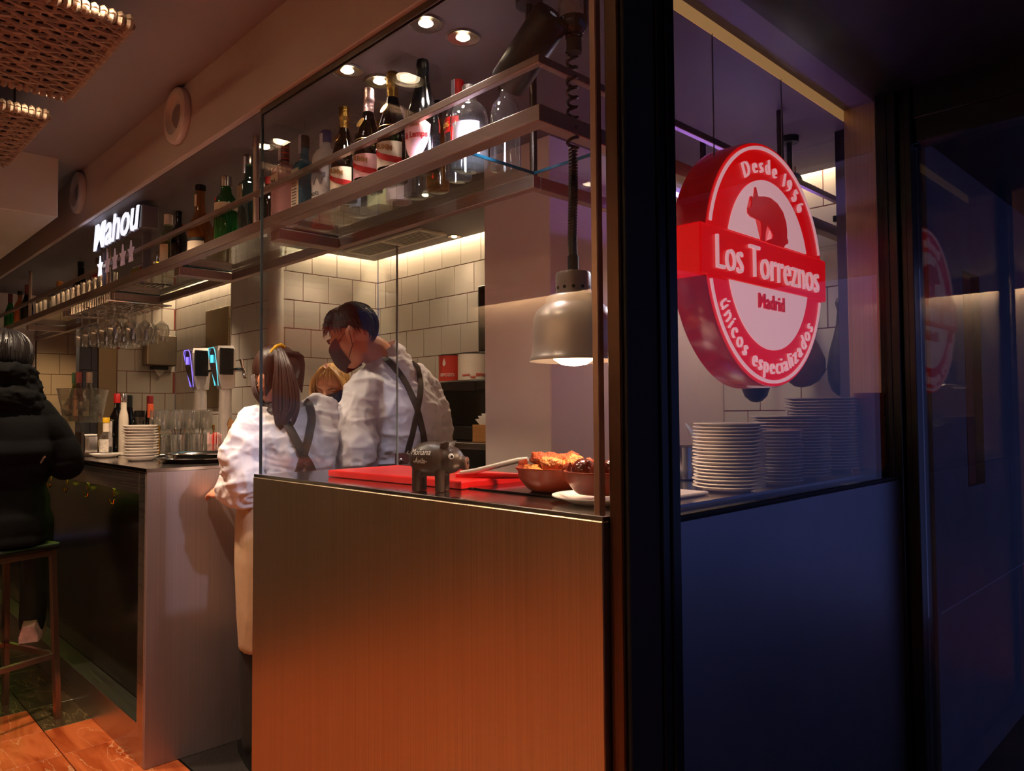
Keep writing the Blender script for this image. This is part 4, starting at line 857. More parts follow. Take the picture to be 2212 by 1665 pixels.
# ------------------------------------------------------------------ back worktop with coffee machine
bwk = thing('back_worktop', 'dark back worktop along the tile wall behind the pillar', 'worktop', (-3.2, 2.6, 0))
MB().box((-4.20, 2.36, 1.12), (-2.205, 2.862, 1.155), .003).build('top', STEEL_DARK, bwk, w=True)
MB().box((-4.18, 2.40, 0), (-2.21, 2.862, 1.12)).build('cabinet', BLACKM, bwk, w=True)
cm = thing('coffee_machine', 'coffee machine with steel panels and red digital display', 'coffee machine', (-3.16, 2.62, 1.156))
MB().box((-.36, -.13, .0), (.36, .17, .075), .008).box((-.36, -.02, .075), (.36, .17, .31), .008).box((-.36, -.15, .255), (.36, .17, .312), .008).build('body', mat('machine_black', (.09, .07, .065), .25, .2, var=.1), cm)
for x in (-.30, -.06): MB().box((x, -.155, .08), (x+.17, -.135, .25), .004).build('front_panel', STEELP, cm)
MB().box((-.02, -.159, .185), (.075, -.155, .235), .003).build('display', BLACK, cm)
b = MB(); b.take(text_bm('-8', .022, .0005), Matrix.Translation((.03, -.1595, .202)) @ Matrix.Rotation(PI/2, 4, 'X')); b.build('digits', mat('red_digits', (.9, .05, .03), .5, 0, emit=(1, .08, .05), estr=2), cm)
MB().tube([(-.10, -.14, .07), (-.10, -.19, .06)], .016, 12).build('group_handle', BLACK, cm, smooth=True)
MB().lathe([(.03, .03), (.032, .055), (.03, .06)], (-.10, -.15, 0), 16).build('group_head', CHROME, cm, smooth=True)
def tin(x, y, r, h, m, label, words, wm, z):
    t = thing('coffee_tin', label, 'tin', (x, y, z))
    MB().lathe([(r, 0), (r, h), (r*.96, h+.002)], n=36).build('can', m, t, smooth=True); MB().lathe([(r*1.01, h), (r*1.01, h+.006), (r*.9, h+.007)], n=36).build('lid', BLACKM, t, smooth=True)
    for w_, sz, zz, a in words: wrap_text(w_, sz, r, zz, a, .95, .0005).build('lettering', wm, t)
    return t
ta = tin(-3.20, 2.634, .062, .145, mat('tin_red', (.72, .16, .10), .4, 0, var=.06), 'red coffee tin with white flame mark on the coffee machine', (('ISPOZCI', .024, .030, -.95),), mat('tin_white_ink', (.85, .75, .7), .5), 1.470)
band(.0622, .0, .1, -1.35, -1.05, n=10, fn=lambda q: (.085+.02*abs(q-.4), .132-.05*abs(q-.45))).build('flame_mark', MATS['tin_white_ink'], ta, smooth=True)
tin(-3.03, 2.66, .085, .145, mat('tin_white', (.80, .74, .68), .4, 0, var=.06), 'wide white coffee tin with red lettering beside the red tin', (('mezcla', .018, .026, -1.2), ('café', .018, .014, -.75), ('ESPOZ', .020, .026, -.25)), mat('tin_red_ink', (.78, .22, .14), .5), 1.470)
t = thing('wall_screen', 'black flat screen hung beside the white pillar', 'screen', (-2.85, 2.70, 1.63))
MB().box((-.17, -.02, 0), (.17, .02, .36), .012, seg=3).build('casing', BLACK, t); MB().box((-.15, -.022, .02), (.15, -.0205, .34)).build('glass', mat('screen_glass', (.03, .03, .035), .1), t); MB().box((-.03, .02, .12), (.03, .16, .2), .003).build('wall_arm', BLACKM, t)
t = thing('napkin_box', 'wooden box of white paper napkins beside the coffee machine', 'napkin box', (-2.70, 2.50, 1.156))
WOODB = mat('light_wood', (.66, .44, .22), .5, 0, var=.2, vscale=6, stretch=(1, 8, 8))
MB().box((-.09, -.06, 0), (.09, -.05, .085), .001).box((-.09, .05, 0), (.09, .06, .085), .001).box((-.09, -.05, 0), (-.08, .05, .085)).box((.08, -.05, 0), (.09, .05, .085)).box((-.08, -.05, 0), (.08, .05, .008)).build('box', WOODB, t)
b = MB()
for k in range(9): a = -1.2+.3*k; b.raw([(0, -.02+.005*k, .02), (.05, -.02+.005*k, .02), (.05*math.cos(a)+.09*math.sin(a)*.6, -.03+.008*k, .10+.05*math.cos(a)), (-.03+.08*math.sin(a), -.03+.008*k, .09+.06*math.cos(a))], [(0, 1, 2, 3)])
b.build('napkins', WHITE, t)

# ------------------------------------------------------------------ on the bar counter
Z = 1.1005
stack(-3.47, 1.108, .073, 12, .0122, 'the saucer stack on the bar corner', 'saucers on the bar', 'saucer', h=.019, jit=.004)
for k, (z, R) in enumerate(((Z, .175), (Z+.0185, .160))):
    o = MB().lathe([(.001, 0), (R*.86, 0), (R*.90, .003), (R*.97, .016), (R, .017), (R, .019), (R*.96, .0185), (R*.88, .006), (.001, .004)], n=56, caps=False).build('serving_tray', CHROME, None, smooth=True); o.location = (-3.205, 1.27+.012*k, z)
    tag(o, ['larger round steel tray lying directly on the bar end', 'round steel tray resting on top of the larger one'][k], 'tray')
o = inst('saucer', plate_mesh(.070, 'lone_saucer', .017), None, (-3.875, 1.085, Z)); tag(o, 'single white saucer under the yellow-capped bottle', 'saucer')
t = bottle('small clear bottle with yellow cap standing on a lone saucer', -3.875, 1.085, [(.027, .003), (.028, .012), (.028, .085), (.022, .105), (.013, .115), (.012, .15)], G_CLEAR, z=Z+.006, cap=(.0155, .158, .0155, .182, capm((.85, .66, .08))), labs=((.02, .08, FRONT+.4, 1.3, mat('scribbled_label', (.78, .73, .68), .6, 0, var=.25, vscale=90)),), foil=([(.014, .115), (.014, .158)], PAPER))
nd = thing('napkin_dispenser', 'square steel napkin dispenser standing on the bar', 'napkin dispenser', (-4.06, 1.048, Z))
MB().box((-.05, -.035, 0), (.05, -.02, .118), .003).build('front_plate', STEEL_DARK, nd); MB().box((-.05, -.02, 0), (.05, .04, .10), .003).build('body', CHROME, nd); MB().box((-.044, -.018, .1002), (.044, .038, .108), .002).build('napkins', WHITE, nd)
bottle('black vermouth bottle with red cap and white scrawled label on the bar', -4.16, 1.215, [(.037, .004), (.038, .02), (.038, .17), (.034, .19), (.020, .22), (.0145, .24), (.014, .28)], G_BLACK, z=Z, cap=(.0165, .262, .0165, .31, RED), labs=((.04, .17, FRONT-.2, .9, mat('scrawl_label', (.85, .80, .78), .6, 0, var=.3, vscale=35)),))
bottle('slim white milk-glass bottle with silver cap on the bar', -4.005, 1.2, [(.022, .004), (.022, .18), (.020, .20), (.0135, .23), (.013, .27)], mat('milk_glass', (.84, .78, .70), .25, 0, var=.06), z=Z, cap=(.0155, .265, .0155, .305, SILVER))
bottle('dark green wine bottle with black and green capsule on the bar', -4.25, 1.30, CH, G_DGREEN, z=Z, foil=([(.0165, .22), (.0165, .30), (.012, .305)], capm((.06, .10, .06))))
bottle('dark green wine bottle with dull red capsule on the bar', -4.19, 1.385, CH, G_DGREEN, z=Z, s=.95, foil=([(.0175, .235), (.0175, .315), (.012, .318)], capm((.50, .12, .12))))
bottle('small pepper jar with black lid among the bar bottles', -4.06, 1.292, [(.025, .003), (.026, .01), (.026, .18), (.024, .195)], gcol('bottle_grey', (.45, .42, .40)), z=Z, cap=(.027, .19, .027, .222, BLACK), cat='jar', name='jar')
bottle('dark bottle with copper orange capsule, right of the bar bottles', -4.0, 1.325, CH, G_DGREEN, z=Z, s=.80, foil=([(.0185, .225), (.0185, .318), (.012, .32)], capm((.78, .32, .18))))
# glass stand with upturned tumblers
gsn = thing('tumbler_stand', 'two-tier glass stand with brass posts carrying upturned tumblers', 'stand', (-3.785, 1.41, Z))
MB().box((-.075, -.15, 0), (.075, .13, .012), .003).build('base', BLACK, gsn); MB().box((-.075, -.15, .122), (.075, .13, .128), .001).build('upper_shelf', MATS['shelf_glass'], gsn)
for x in (-.07, .07):
    for y in (-.14, .12): MB().lathe([(.006, .012), (.004, .02), (.004, .12), (.006, .135), (.007, .145), (.001, .150)], (x, y, 0), 12).build('brass_post', BRASS, gsn, smooth=True)
th = MB().lathe([(.033, 0), (.034, .002), (.029, .092), (.026, .095), (.001, .096), (.001, .088), (.025, .088), (.031, .001)], n=20, caps=False).mesh('upturned_tumbler', True, 60); th.materials.append(GLASSV)
for tier in range(2):
    for r_ in range(2):
        for c in range(4):
            if tier == 1 and c == 0 and r_ == 0: pass
            o = inst('upturned_tumbler', th, None, (-3.82+.072*r_, 1.294+.071*c, Z+(.0125 if tier == 0 else .1285)))
            tag(o, 'upturned tumbler on the %s tier, %s row, %s from the saucer stack' % (('lower', 'upper')[tier], ('rear', 'near')[r_], (['first']+ORD[1:4])[c]), 'glass', 'tumblers on the %s tier' % ('lower', 'upper')[tier])
for k, (x, y) in enumerate(((-3.605, 1.318), (-3.605, 1.405))):
    t = thing('cutlery_glass', ['glass holding steel spoons, nearer the saucer stack', 'glass holding knives and forks, nearer the straws'][k], 'glass', (x, y, Z))
    MB().lathe([(.028, 0), (.030, .004), (.034, .105), (.0325, .105), (.028, .008), (.001, .007)], n=24, caps=False).build('glass', GLASSV, t, smooth=True)
    for q in range(8):
        a = q*.785; MB().tube([(.018*math.cos(a+2.6), .018*math.sin(a+2.6), .009), (.024*math.cos(a), .024*math.sin(a), .105), (.034*math.cos(a), .034*math.sin(a), .135)], [.003, .003, .0065 if k == 0 else .004], 6, flat=.5).build('cutlery', CHROME, t, smooth=True)
t = thing('straw_holder', 'bunch of paper-wrapped straws with red print on the bar', 'straws', (-3.555, 1.47, Z))
SW = mat('straw_wrap', (.88, .74, .72), .5, 0, var=.35, vscale=50)
MB().lathe([(.036, 0), (.038, .003), (.040, .06), (.0385, .06), (.036, .006), (.001, .005)], n=22, caps=False).build('holder', GLASSV, t, smooth=True)
for q in range(14): a = q*.45; r = .010+.018*(q % 3)/2; MB().box((-.006, -.0015, .007), (.006, .0015, .105+.008*(q % 2)), M=Matrix.Translation((r*math.cos(a*2.1), r*math.sin(a*2.1), 0)) @ Matrix.Rotation(a, 4, 'Z')).build('straw_packet', SW if q % 3 else mat('straw_red', (.82, .30, .26), .5), t)
t = thing('paper_bag', 'crumpled brown paper bag with dark print behind the trays', 'paper bag', (-3.50, 1.545, Z))
b = MB(); rr = []
for k in range(7): z = .165*k/6; rr.append([((.045+.004*math.sin(5*a+k))*math.cos(a)*(1 if k < 6 else .9), (.032+.004*math.cos(3*a+k*2))*math.sin(a), z+(.018*math.sin(4*a) if k == 6 else 0)) for a in [2*PI*q/18 for q in range(18)]])
b.loft(rr, caps=False); b.build('bag', mat('kraft_paper', (.50, .34, .18), .7, 0, var=.35, vscale=14, bump=.4, bscale=25), t)
# beer taps
def beer_tap(x, y, rz, label, glow):
    t = thing('beer_tap', label, 'beer tap', (x, y, Z), rz)
    MB().lathe([(.050, 0), (.050, .012), (.040, .020), (.035, .06), (.032, .20), (.030, .33), (.028, .36)], n=28).build('column', ALU, t, smooth=True)
    b = MB(); b.loft([[(-.030, -.030, .33), (.030, -.030, .33), (.032, .030, .33), (-.032, .030, .33)], [(-.040, -.055, .42), (.040, -.055, .42), (.042, .034, .42), (-.042, .034, .42)], [(-.047, -.062, .52), (.047, -.062, .52), (.045, .030, .53), (-.045, .030, .53)], [(-.040, -.055, .545), (.040, -.055, .545), (.038, .022, .55), (-.038, .022, .55)]]); b.build('head', ALU, t)
    b = MB(); b.loft([[(-.020, -.043, .345), (.020, -.043, .345), (.020, -.036, .345), (-.020, -.036, .345)], [(-.036, -.067, .45), (.036, -.067, .45), (.036, -.058, .45), (-.036, -.058, .45)], [(-.040, -.070, .53), (.040, -.070, .53), (.040, -.060, .53), (-.040, -.060, .53)]]); b.build('badge', mat('badge_steel', (.70, .68, .70), .2, 1, var=.05), t)
    o = [(-.020, .345), (-.037, .45), (-.041, .52), (-.030, .535), (.030, .535), (.041, .52), (.037, .45), (.020, .345)]
    MB().tube([(x_, -.044-(z_-.345)*.155-.002, z_) for x_, z_ in o], .0017, 6, caps=True).build('badge_outline', glow, t, smooth=True)
    MB().box((-.012, -.074, .46), (.012, -.070, .50), .001).build('badge_mark', glow, t)
    b = MB(); b.box((.046, -.05, .40), (.052, .02, .535), .002); b.build('side_plate', BLACK, t)
    MB().tube([(.0, .0, .42), (.10, .02, .425), (.15, .03, .42), (.16, .03, .38)], .010, 10).build('spout', CHROME, t, smooth=True); MB().tube([(.14, .03, .425), (.14, .02, .475)], [.006, .010], 10).build('lever', CHROME, t, smooth=True)
    return t
beer_tap(-3.965, 1.563, .0, 'tapered steel beer tap with violet lit badge', mat('violet_glow', (.5, .4, 1), .5, 0, emit=(.52, .44, 1.0), estr=1.6))
beer_tap(-3.74, 1.60, .0, 'tapered steel beer tap with turquoise lit badge', mat('teal_glow', (.3, .8, .9), .5, 0, emit=(.32, .78, .86), estr=1.4))
# display case and ice bucket
dc = thing('tapas_case', 'low glass tapas case on the bar under the ice bucket', 'display case', (-4.72, 1.22, Z))
MB().box((-.24, -.18, 0), (.24, .18, .012), .002).build('base', CHROME, dc); MB().box((-.24, -.18, .150), (.24, .18, .158), .001).build('glass_top', MATS['shelf_glass'], dc)
for p0, p1 in (((-.24, -.18, .012), (.24, -.175, .15)), ((-.24, .175, .012), (.24, .18, .15)), ((-.24, -.175, .012), (-.235, .175, .15)), ((.235, -.175, .012), (.24, .175, .15))): MB().box(p0, p1).build('glass_side', GLASS, dc)
tag(MB().lathe([(.001, 0), (.10, .0), (.115, .012), (.11, .035), (.08, .045), (.001, .047)], n=30).build('tortilla', mat('egg_yellow', (.78, .62, .32), .6, 0, var=.25, vscale=14), None, smooth=True, loc=(-4.74, 1.20, Z+.0125)), 'round golden potato omelette inside the glass case', 'omelette')
ZB = Z+.1585
t = thing('ice_bucket', 'clear plastic ice bucket holding four bottles on the glass case', 'ice bucket', (-4.72, 1.20, ZB))
MB().lathe([(.090, 0), (.095, .004), (.130, .185), (.137, .19), (.127, .188), (.092, .008), (.001, .006)], n=40, caps=False).build('bucket', pane('bucket_plastic', (.88, .86, .80), boost=2.0, body=.10), t, smooth=True)
b = MB(); random.seed(5)
for k in range(60):
    a = random.uniform(0, 6.28); r = random.uniform(0, .095); z = random.uniform(.05, .15); b.box((-.013, -.013, -.013), (.013, .013, .013), .003, M=Matrix.Translation((r*math.cos(a), r*math.sin(a), z)) @ Matrix.Rotation(random.uniform(0, 3), 4, (random.random(), random.random(), 1)))
o = b.build('ice_cubes', pane('ice', (.86, .85, .82), boost=2.5, body=.35), t); o['kind'] = 'stuff'
for dx, dy, g, cp_, lb in ((-.05, -.03, G_OLIVE, capm((.45, .70, .55)), 'white wine bottle with mint green top in the ice bucket'), (-.015, .035, G_OLIVE, capm((.12, .12, .12)), 'wine bottle with black and white striped top in the ice bucket'), (.03, -.03, gcol('bottle_rose', (.80, .50, .50)), capm((.82, .45, .45)), 'rosé wine bottle with coral top in the ice bucket'), (.062, .015, G_CLEAR, PAPER, 'wine bottle with cream and dark top in the ice bucket')):
    t = bottle(lb, -4.72+dx, 1.20+dy, [(.030, .004), (.031, .02), (.031, .13), (.024, .16), (.014, .19), (.013, .255)], g, z=ZB+.008, cap=(.0155, .215, .0155, .275, cp_), labs=((.03, .12, FRONT+.4, .9, PAPER),))
    if 'striped' in lb:
        for q in range(3): MB().lathe([(.0162, 0), (.0162, .007)], (0, 0, .222+.017*q), 16).build('white_stripe', WHITE, t, smooth=True)
# paper dispenser, steel sheet in the recess
t = thing('paper_dispenser', 'steel paper towel dispenser mounted on the far tiles', 'paper dispenser', (-6.449, 2.18, 1.70))
MB().box((0, -.115, 0), (.13, .115, .25), .008).build('casing', mat('dispenser_steel', (.55, .49, .43), .35, .9, var=.08), t); MB().prism([(-.05, 0), (.05, 0), (.04, -.05), (.0, -.085), (-.03, -.04)], .05, .054, M=Matrix(((0, 0, 1, 0), (1, 0, 0, 0), (0, 1, 0, 0), (0, 0, 0, 1)))).build('paper_sheet', WHITE, t)
MB().box((.02, -.06, -.03), (.10, .06, 0), .004).build('outlet', BLACKM, t)
tag(MB().box((-5.78, 2.312, 1.35), (-5.36, 2.3285, 2.10), .002).build('steel_splash_sheet', STEELP), 'brushed steel sheet fixed to the tiles of the recess', 'steel sheet')

# ------------------------------------------------------------------ bar stool
st = thing('bar_stool', 'square-legged steel bar stool with black seat under the seated customer', 'stool', (-3.80, .62, 0), math.radians(20))
MB().box((-.19, -.19, .725), (.19, .19, .755), .012, seg=3).build('seat', mat('black_leatherette', (.05, .05, .045), .35, 0, var=.15), st)
LEGM = mat('stool_steel', (.66, .54, .48), .32, 1.0, var=.1)
for sx in (-1, 1):
    for sy in (-1, 1): 
        b = MB(); b.loft([[(sx*.165+u*.011, sy*.165+v*.011, .722) for u, v in ((-1, -1), (1, -1), (1, 1), (-1, 1))], [(sx*.185+u*.011, sy*.185+v*.011, .0) for u, v in ((-1, -1), (1, -1), (1, 1), (-1, 1))]]); b.build('leg', LEGM, st)
for p0, p1 in (((-.163, -.176, .700), (.163, -.155, .724)), ((-.163, .155, .700), (.163, .176, .724)), ((-.176, -.154, .700), (-.155, .154, .724)), ((.155, -.154, .700), (.176, .154, .724))): MB().box(p0, p1, .001).build('seat_rail', LEGM, st)
for p0, p1 in (((-.165, -.186, .262), (.165, -.166, .284)), ((-.165, .166, .262), (.165, .186, .284)), ((-.186, -.165, .262), (-.166, .165, .284)), ((.166, -.165, .262), (.186, .165, .284))): MB().box(p0, p1, .001).build('foot_rail', LEGM, st)
# ------------------------------------------------------------------ people
def J(px_, py_, d): return Vector((0, 0, EYE)) + d*(fw + rt*((px_-1106)/F_PX) + dn*((py_-832.5)/F_PX))
def dirv(deg, pitch=0): a, p = math.radians(deg), math.radians(pitch); return Vector((math.cos(a)*math.cos(p), math.sin(a)*math.cos(p), math.sin(p)))
def frame(c, f, s=1.0, tilt=0.0):
    """matrix with x right, y forward, z up (forward may be pitched)"""
    f = f.normalized(); r = f.cross(Vector((0, 0, 1))).normalized(); u = r.cross(f)
    if tilt: R_ = Matrix.Rotation(tilt, 3, f); r, u = R_ @ r, R_ @ u
    return Matrix(((r.x*s, f.x*s, u.x*s, c.x), (r.y*s, f.y*s, u.y*s, c.y), (r.z*s, f.z*s, u.z*s, c.z), (0, 0, 0, 1)))
def ering(c, xd, yd, a, b, n=28, e=2.4):
    P = []
    for k in range(n):
        t = 2*PI*k/n; cx, sx = math.cos(t), math.sin(t); q = (abs(cx)**e+abs(sx)**e)**(-1/e); P.append(c+xd*(a*q*cx)+yd*(b*q*sx))
    return P
def limb(b, pts, rads, n=14):
    b.tube(interp(pts, 6*len(pts)), [rads[min(int(i/(6*len(pts)-1)*(len(rads)-1)), len(rads)-2)]*(1-((i/(6*len(pts)-1)*(len(rads)-1)) % 1 if i < 6*len(pts)-1 else 1))+rads[min(int(i/(6*len(pts)-1)*(len(rads)-1)), len(rads)-2)+1]*((i/(6*len(pts)-1)*(len(rads)-1)) % 1 if i < 6*len(pts)-1 else 1) for i in range(6*len(pts))], n)
    for p, r in ((pts[0], rads[0]), (pts[-1], rads[-1])): b.ell(p, (r, r, r), seg=12, rings=8)
def add_head(b, M, nose=True):
    b.ell((0, -.012, .025), (.073, .092, .082), M, 24, 16); b.ell((0, .030, -.040), (.060, .064, .074), M, 20, 14); b.ell((0, .052, -.092), (.034, .030, .024), M, 16, 10)
    b.ell((0, .070, .012), (.052, .022, .016), M, 14, 8)
    for s in (-1, 1):
        b.ell((s*.040, .052, -.035), (.022, .028, .022), M, 12, 8)
        b.tube([(s*.070, -.012, -.055), (s*.078, -.006, -.035), (s*.082, -.012, -.010), (s*.080, -.026, .002), (s*.078, -.030, -.015), (s*.074, -.018, -.04)], [.008, .010, .011, .011, .010, .008], 8, M)
        b.ell((s*.079, -.014, -.024), (.007, .017, .028), M, 10, 8)
    if nose: b.tube([(0, .088, .002), (0, .100, -.020), (0, .110, -.038)], [.009, .012, .0145], 10, M); b.ell((0, .090, -.072), (.020, .012, .010), M, 12, 8)
def add_hand(b, wrist, dr, nrm, s=1.0, curl=.5, right=1):
    d = dr.normalized(); n = (nrm-d*nrm.dot(d)).normalized(); sd = d.cross(n)*right
    M = Matrix(((sd.x, d.x, n.x, wrist.x), (sd.y, d.y, n.y, wrist.y), (sd.z, d.z, n.z, wrist.z), (0, 0, 0, 1)))
    b.ell((0, .045*s, 0), (.040*s, .052*s, .016*s), M, 18, 10); b.tube([(0, -.03, 0), (0, .02, 0)], [.026*s, .030*s], 12, M, flat=.7)
    for k, (x, L) in enumerate(((-.029, .066), (-.010, .076), (.010, .071), (.028, .056))):
        p = Vector((x*s, .082*s, 0)); a = 0; pts = [p]
        for seg in (.45, .32, .23): a -= curl*(.7+.1*k); p = p+Vector((x*.12, math.cos(a), math.sin(a)))*(L*s*seg); pts.append(p)
        b.tube([pts[0]-Vector((0, .02*s, 0))]+pts, [.0085*s, .0088*s, .0080*s, .0074*s, .0062*s], 8, M)
    b.tube([(-.030*s, .015*s, 0), (-.055*s, .045*s, -.010*s), (-.056*s, .075*s, -.020*s), (-.048*s, .098*s, -.026*s)], [.013*s, .011*s, .0092*s, .007*s], 8, M)
def hair_cap(M, rad, limit, off=(0, -.012, .025), nt=26, nph=56, thick=.010, ruff=.012, lift=None, strands=22):
    """shell of hair over the skull; limit(phi) is how far down it reaches (phi 0 = front)"""
    b = MB(); out = []; inn = []
    for j in range(nph):
        ph = 2*PI*j/nph; L = limit(ph); ro = []; ri = []
        for i in range(nt+1):
            th = .02+L*i/nt; k = 1+ruff*noise.noise(Vector((math.sin(ph)*strands*.5, math.cos(ph)*strands*.5, th*1.5)))+(lift(ph, th) if lift else 0)
            v = Vector((math.sin(ph)*math.sin(th)*rad[0], math.cos(ph)*math.sin(th)*rad[1], math.cos(th)*rad[2])); tap = 1-.75*max(0, (i/nt-.85)/.15)
            ro.append(Vector(off)+v*k); ri.append(Vector(off)+v*(1-thick/rad[0]*tap))
        out.append(ro); inn.append(ri)
    for arr, rev in ((out, False), (inn, True)):
        vs = [[b.bm.verts.new(M @ p) for p in r] for r in arr]
        for j in range(nph):
            for i in range(nt):
                q = [vs[j][i], vs[j][i+1], vs[(j+1) % nph][i+1], vs[(j+1) % nph][i]]
                b.bm.faces.new(q if not rev else list(reversed(q)))
        if arr is out: V1 = vs
        else: V2 = vs
    for j in range(nph):
        k = (j+1) % nph; b.bm.faces.new((V1[j][nt], V2[j][nt], V2[k][nt], V1[k][nt]))
    return b
def strands(M, rad, limit, n, L, off=(0, -.012, .025), r=.0018, lift=.004, seed=1, front=0.0, sweep=0.0):
    rnd = random.Random(seed); b = MB()
    for k in range(n):
        ph = rnd.uniform(-PI, PI); th = .1+(limit(ph)-.12)*rnd.random()**.7; pts = []; fr = max(0, math.cos(ph))**2
        for i in range(4):
            t = th+L*i/3/rad[1]; p2 = ph+sweep*i/3+rnd.uniform(-.02, .02); q = 1.0+(lift+front*fr)*i/3/rad[0]
            pts.append(M @ (Vector(off)+Vector((math.sin(p2)*math.sin(t)*rad[0], math.cos(p2)*math.sin(t)*rad[1], math.cos(t)*rad[2]))*q))
        b.tube(pts, [r, r, r*.8, r*.3], 4)
    return b
def mask_patch(M, z0=-.118, z1=-.012, amax=1.35):
    b = MB(); R1 = []; n, m = 18, 10
    for lay in (0, 1):
        g = []
        for i in range(m+1):
            z = z0+(z1-z0)*i/m; row = []
            for k in range(n+1):
                a = -amax+2*amax*k/n; sh = 1-.28*max(0, (-z-.07)/.05)**1.3; bul = .016*math.exp(-(a/.45)**2)*(1-abs((z+.055)/.07)**2*.5)
                row.append(M @ Vector((math.sin(a)*.066*sh, .026+math.cos(a)*.072*sh+bul+.006-.003*lay, z+.012*abs(math.sin(a)))))
            g.append(row)
        R1.append([[b.bm.verts.new(p) for p in r] for r in g])
    A, B = R1
    for i in range(m):
        for k in range(n): b.bm.faces.new((A[i][k], A[i][k+1], A[i+1][k+1], A[i+1][k])); b.bm.faces.new((B[i][k], B[i+1][k], B[i+1][k+1], B[i][k+1]))
    for i in range(m): b.bm.faces.new((A[i][0], A[i+1][0], B[i+1][0], B[i][0])); b.bm.faces.new((A[i][n], B[i][n], B[i+1][n], A[i+1][n]))
    for k in range(n): b.bm.faces.new((A[0][k], B[0][k], B[0][k+1], A[0][k+1])); b.bm.faces.new((A[m][k], A[m][k+1], B[m][k+1], B[m][k]))
    return b
def folds(me, amp, f, seed, vec=(1, 1, .35)):
    for v, n in [(v, v.normal.copy()) for v in me.vertices]:
        p = Vector((v.co.x*vec[0], v.co.y*vec[1], v.co.z*vec[2]))*f+Vector((seed, 0, 0)); k = noise.noise(p); k2 = noise.noise(p*2.3)
        v.co += n*amp*(max(0, 1-2.6*abs(k))**1.4*.95+max(0, 1-3.5*abs(k2))**1.5*.45-.25)
def shift(me, off):
    for v in me.vertices: v.co -= off
def ribbon(pix, bvh, wd, name, m, parent, n=40, th=.0035):
    """strap lying on the cloth: runs through the given sight lines"""
    ax = [Vector((p[0], p[1], 0)) for p in pix]; H_ = []
    o = Vector((0, 0, EYE))
    for q in interp(ax, n):
        h, nm, _, _ = bvh.ray_cast(o, (J(q.x, q.y, 1.0)-o).normalized())
        if h is not None: H_.append((h, nm))
    if len(H_) < 3: return None
    for _ in range(3): H_ = [H_[0]]+[((H_[i-1][0]+H_[i][0]*2+H_[i+1][0])/4, (H_[i-1][1]+H_[i][1]+H_[i+1][1]).normalized()) for i in range(1, len(H_)-1)]+[H_[-1]]
    rings = []
    for i, (h, nm) in enumerate(H_):
        t = (H_[min(i+1, len(H_)-1)][0]-H_[max(i-1, 0)][0]).normalized(); s = t.cross(nm).normalized()
        rings.append([h+s*wd/2+nm*.003, h-s*wd/2+nm*.003, h-s*wd/2+nm*(.0055+th), h+s*wd/2+nm*(.0055+th)])
    return MB().loft(rings).build(name, m, parent, w=True)
def bvh_of(me): return BVHTree.FromPolygons([v.co.copy() for v in me.vertices], [tuple(p.vertices) for p in me.polygons])
SKIN = mat('skin_warm', (.80, .54, .42), .5, 0, var=.06, vscale=10); SHIRT = mat('white_cotton', (.84, .80, .81), .8, 0, var=.03, vscale=30, bump=.75, bscale=11, stretch=(1, 1, .55))
STRAP = mat('brown_strap', (.26, .20, .17), .6, 0, var=.1, vscale=40); APRON = mat('sand_twill', (.66, .54, .42), .8, 0, var=.06, vscale=30); MASKB = mat('navy_mask', (.06, .07, .13), .7, 0, var=.08)
BLKC = mat('black_cloth', (.055, .05, .05), .75, 0, var=.15, vscale=20); SHOE = mat('black_shoe', (.04, .04, .04), .4, 0, var=.1)
HAIRB = mat('brown_hair', (.23, .13, .10), .38, 0, var=.45, vscale=1, stretch=(160, 160, 14), bump=.25, bscale=1.0); HAIRD = mat('dark_short_hair', (.15, .105, .085), .5, 0, var=.4, vscale=120, bump=.2, bscale=140)
HAIRY = mat('blonde_hair', (.76, .58, .34), .4, 0, var=.3, vscale=1, stretch=(130, 130, 12), bump=.2, bscale=1.0); HAIRK = mat('black_brown_hair', (.075, .05, .042), .45, 0, var=.4, vscale=1, stretch=(150, 150, 10), bump=.2, bscale=1.0)
ZUP = Vector((0, 0, 1))
def collar(parent, c, nd, xd, r0, r1, h, m=SHIRT):
    nd = nd.normalized(); xv = (xd-nd*xd.dot(nd)).normalized(); yv = nd.cross(xv); b = MB()
    b.loft([ering(c+nd*q, xv, yv, r, r*.96, 32, 2.0) for q, r in ((-.012, r0*1.06), (0, r0*1.03), (h*.6, r1*1.03), (h, r1), (h*.9, r1*.93), (0, r0*.93))], caps=False); return b.build('collar', m, parent, smooth=True, w=True)
def neck_rings(c, nd, xd, rs):
    nd = nd.normalized(); xv = (xd-nd*xd.dot(nd)).normalized(); yv = nd.cross(xv); return [ering(c+nd*q, xv, yv, r, r*.96, 28, 2.0) for q, r in rs]
def legs(b, hipc, xd, yd, floorz=0.0, sp=.09, thick=1.0):
    for s in (-1, 1):
        h = hipc+xd*(s*sp); k = Vector((h.x, h.y, .48))+yd*.02+xd*(s*.01); a = Vector((h.x, h.y, .09))+xd*(s*.015)-yd*.01
        limb(b, [h, k, a], [.085*thick, .058*thick, .040*thick])
def trousers(parent, feet, hipc, xd, yd, m):
    b = MB()
    for s in (-1, 1):
        h = hipc+xd*(s*.09); limb(b, [h, Vector((h.x, h.y, .48))+yd*.02+xd*(s*.01), Vector((h.x, h.y, .085))+xd*(s*.015)-yd*.01], [.098, .076, .064])
    me = remesh(b, 'trousers', .011, 3); shift(me, feet); mobj('trousers', me, m, parent)
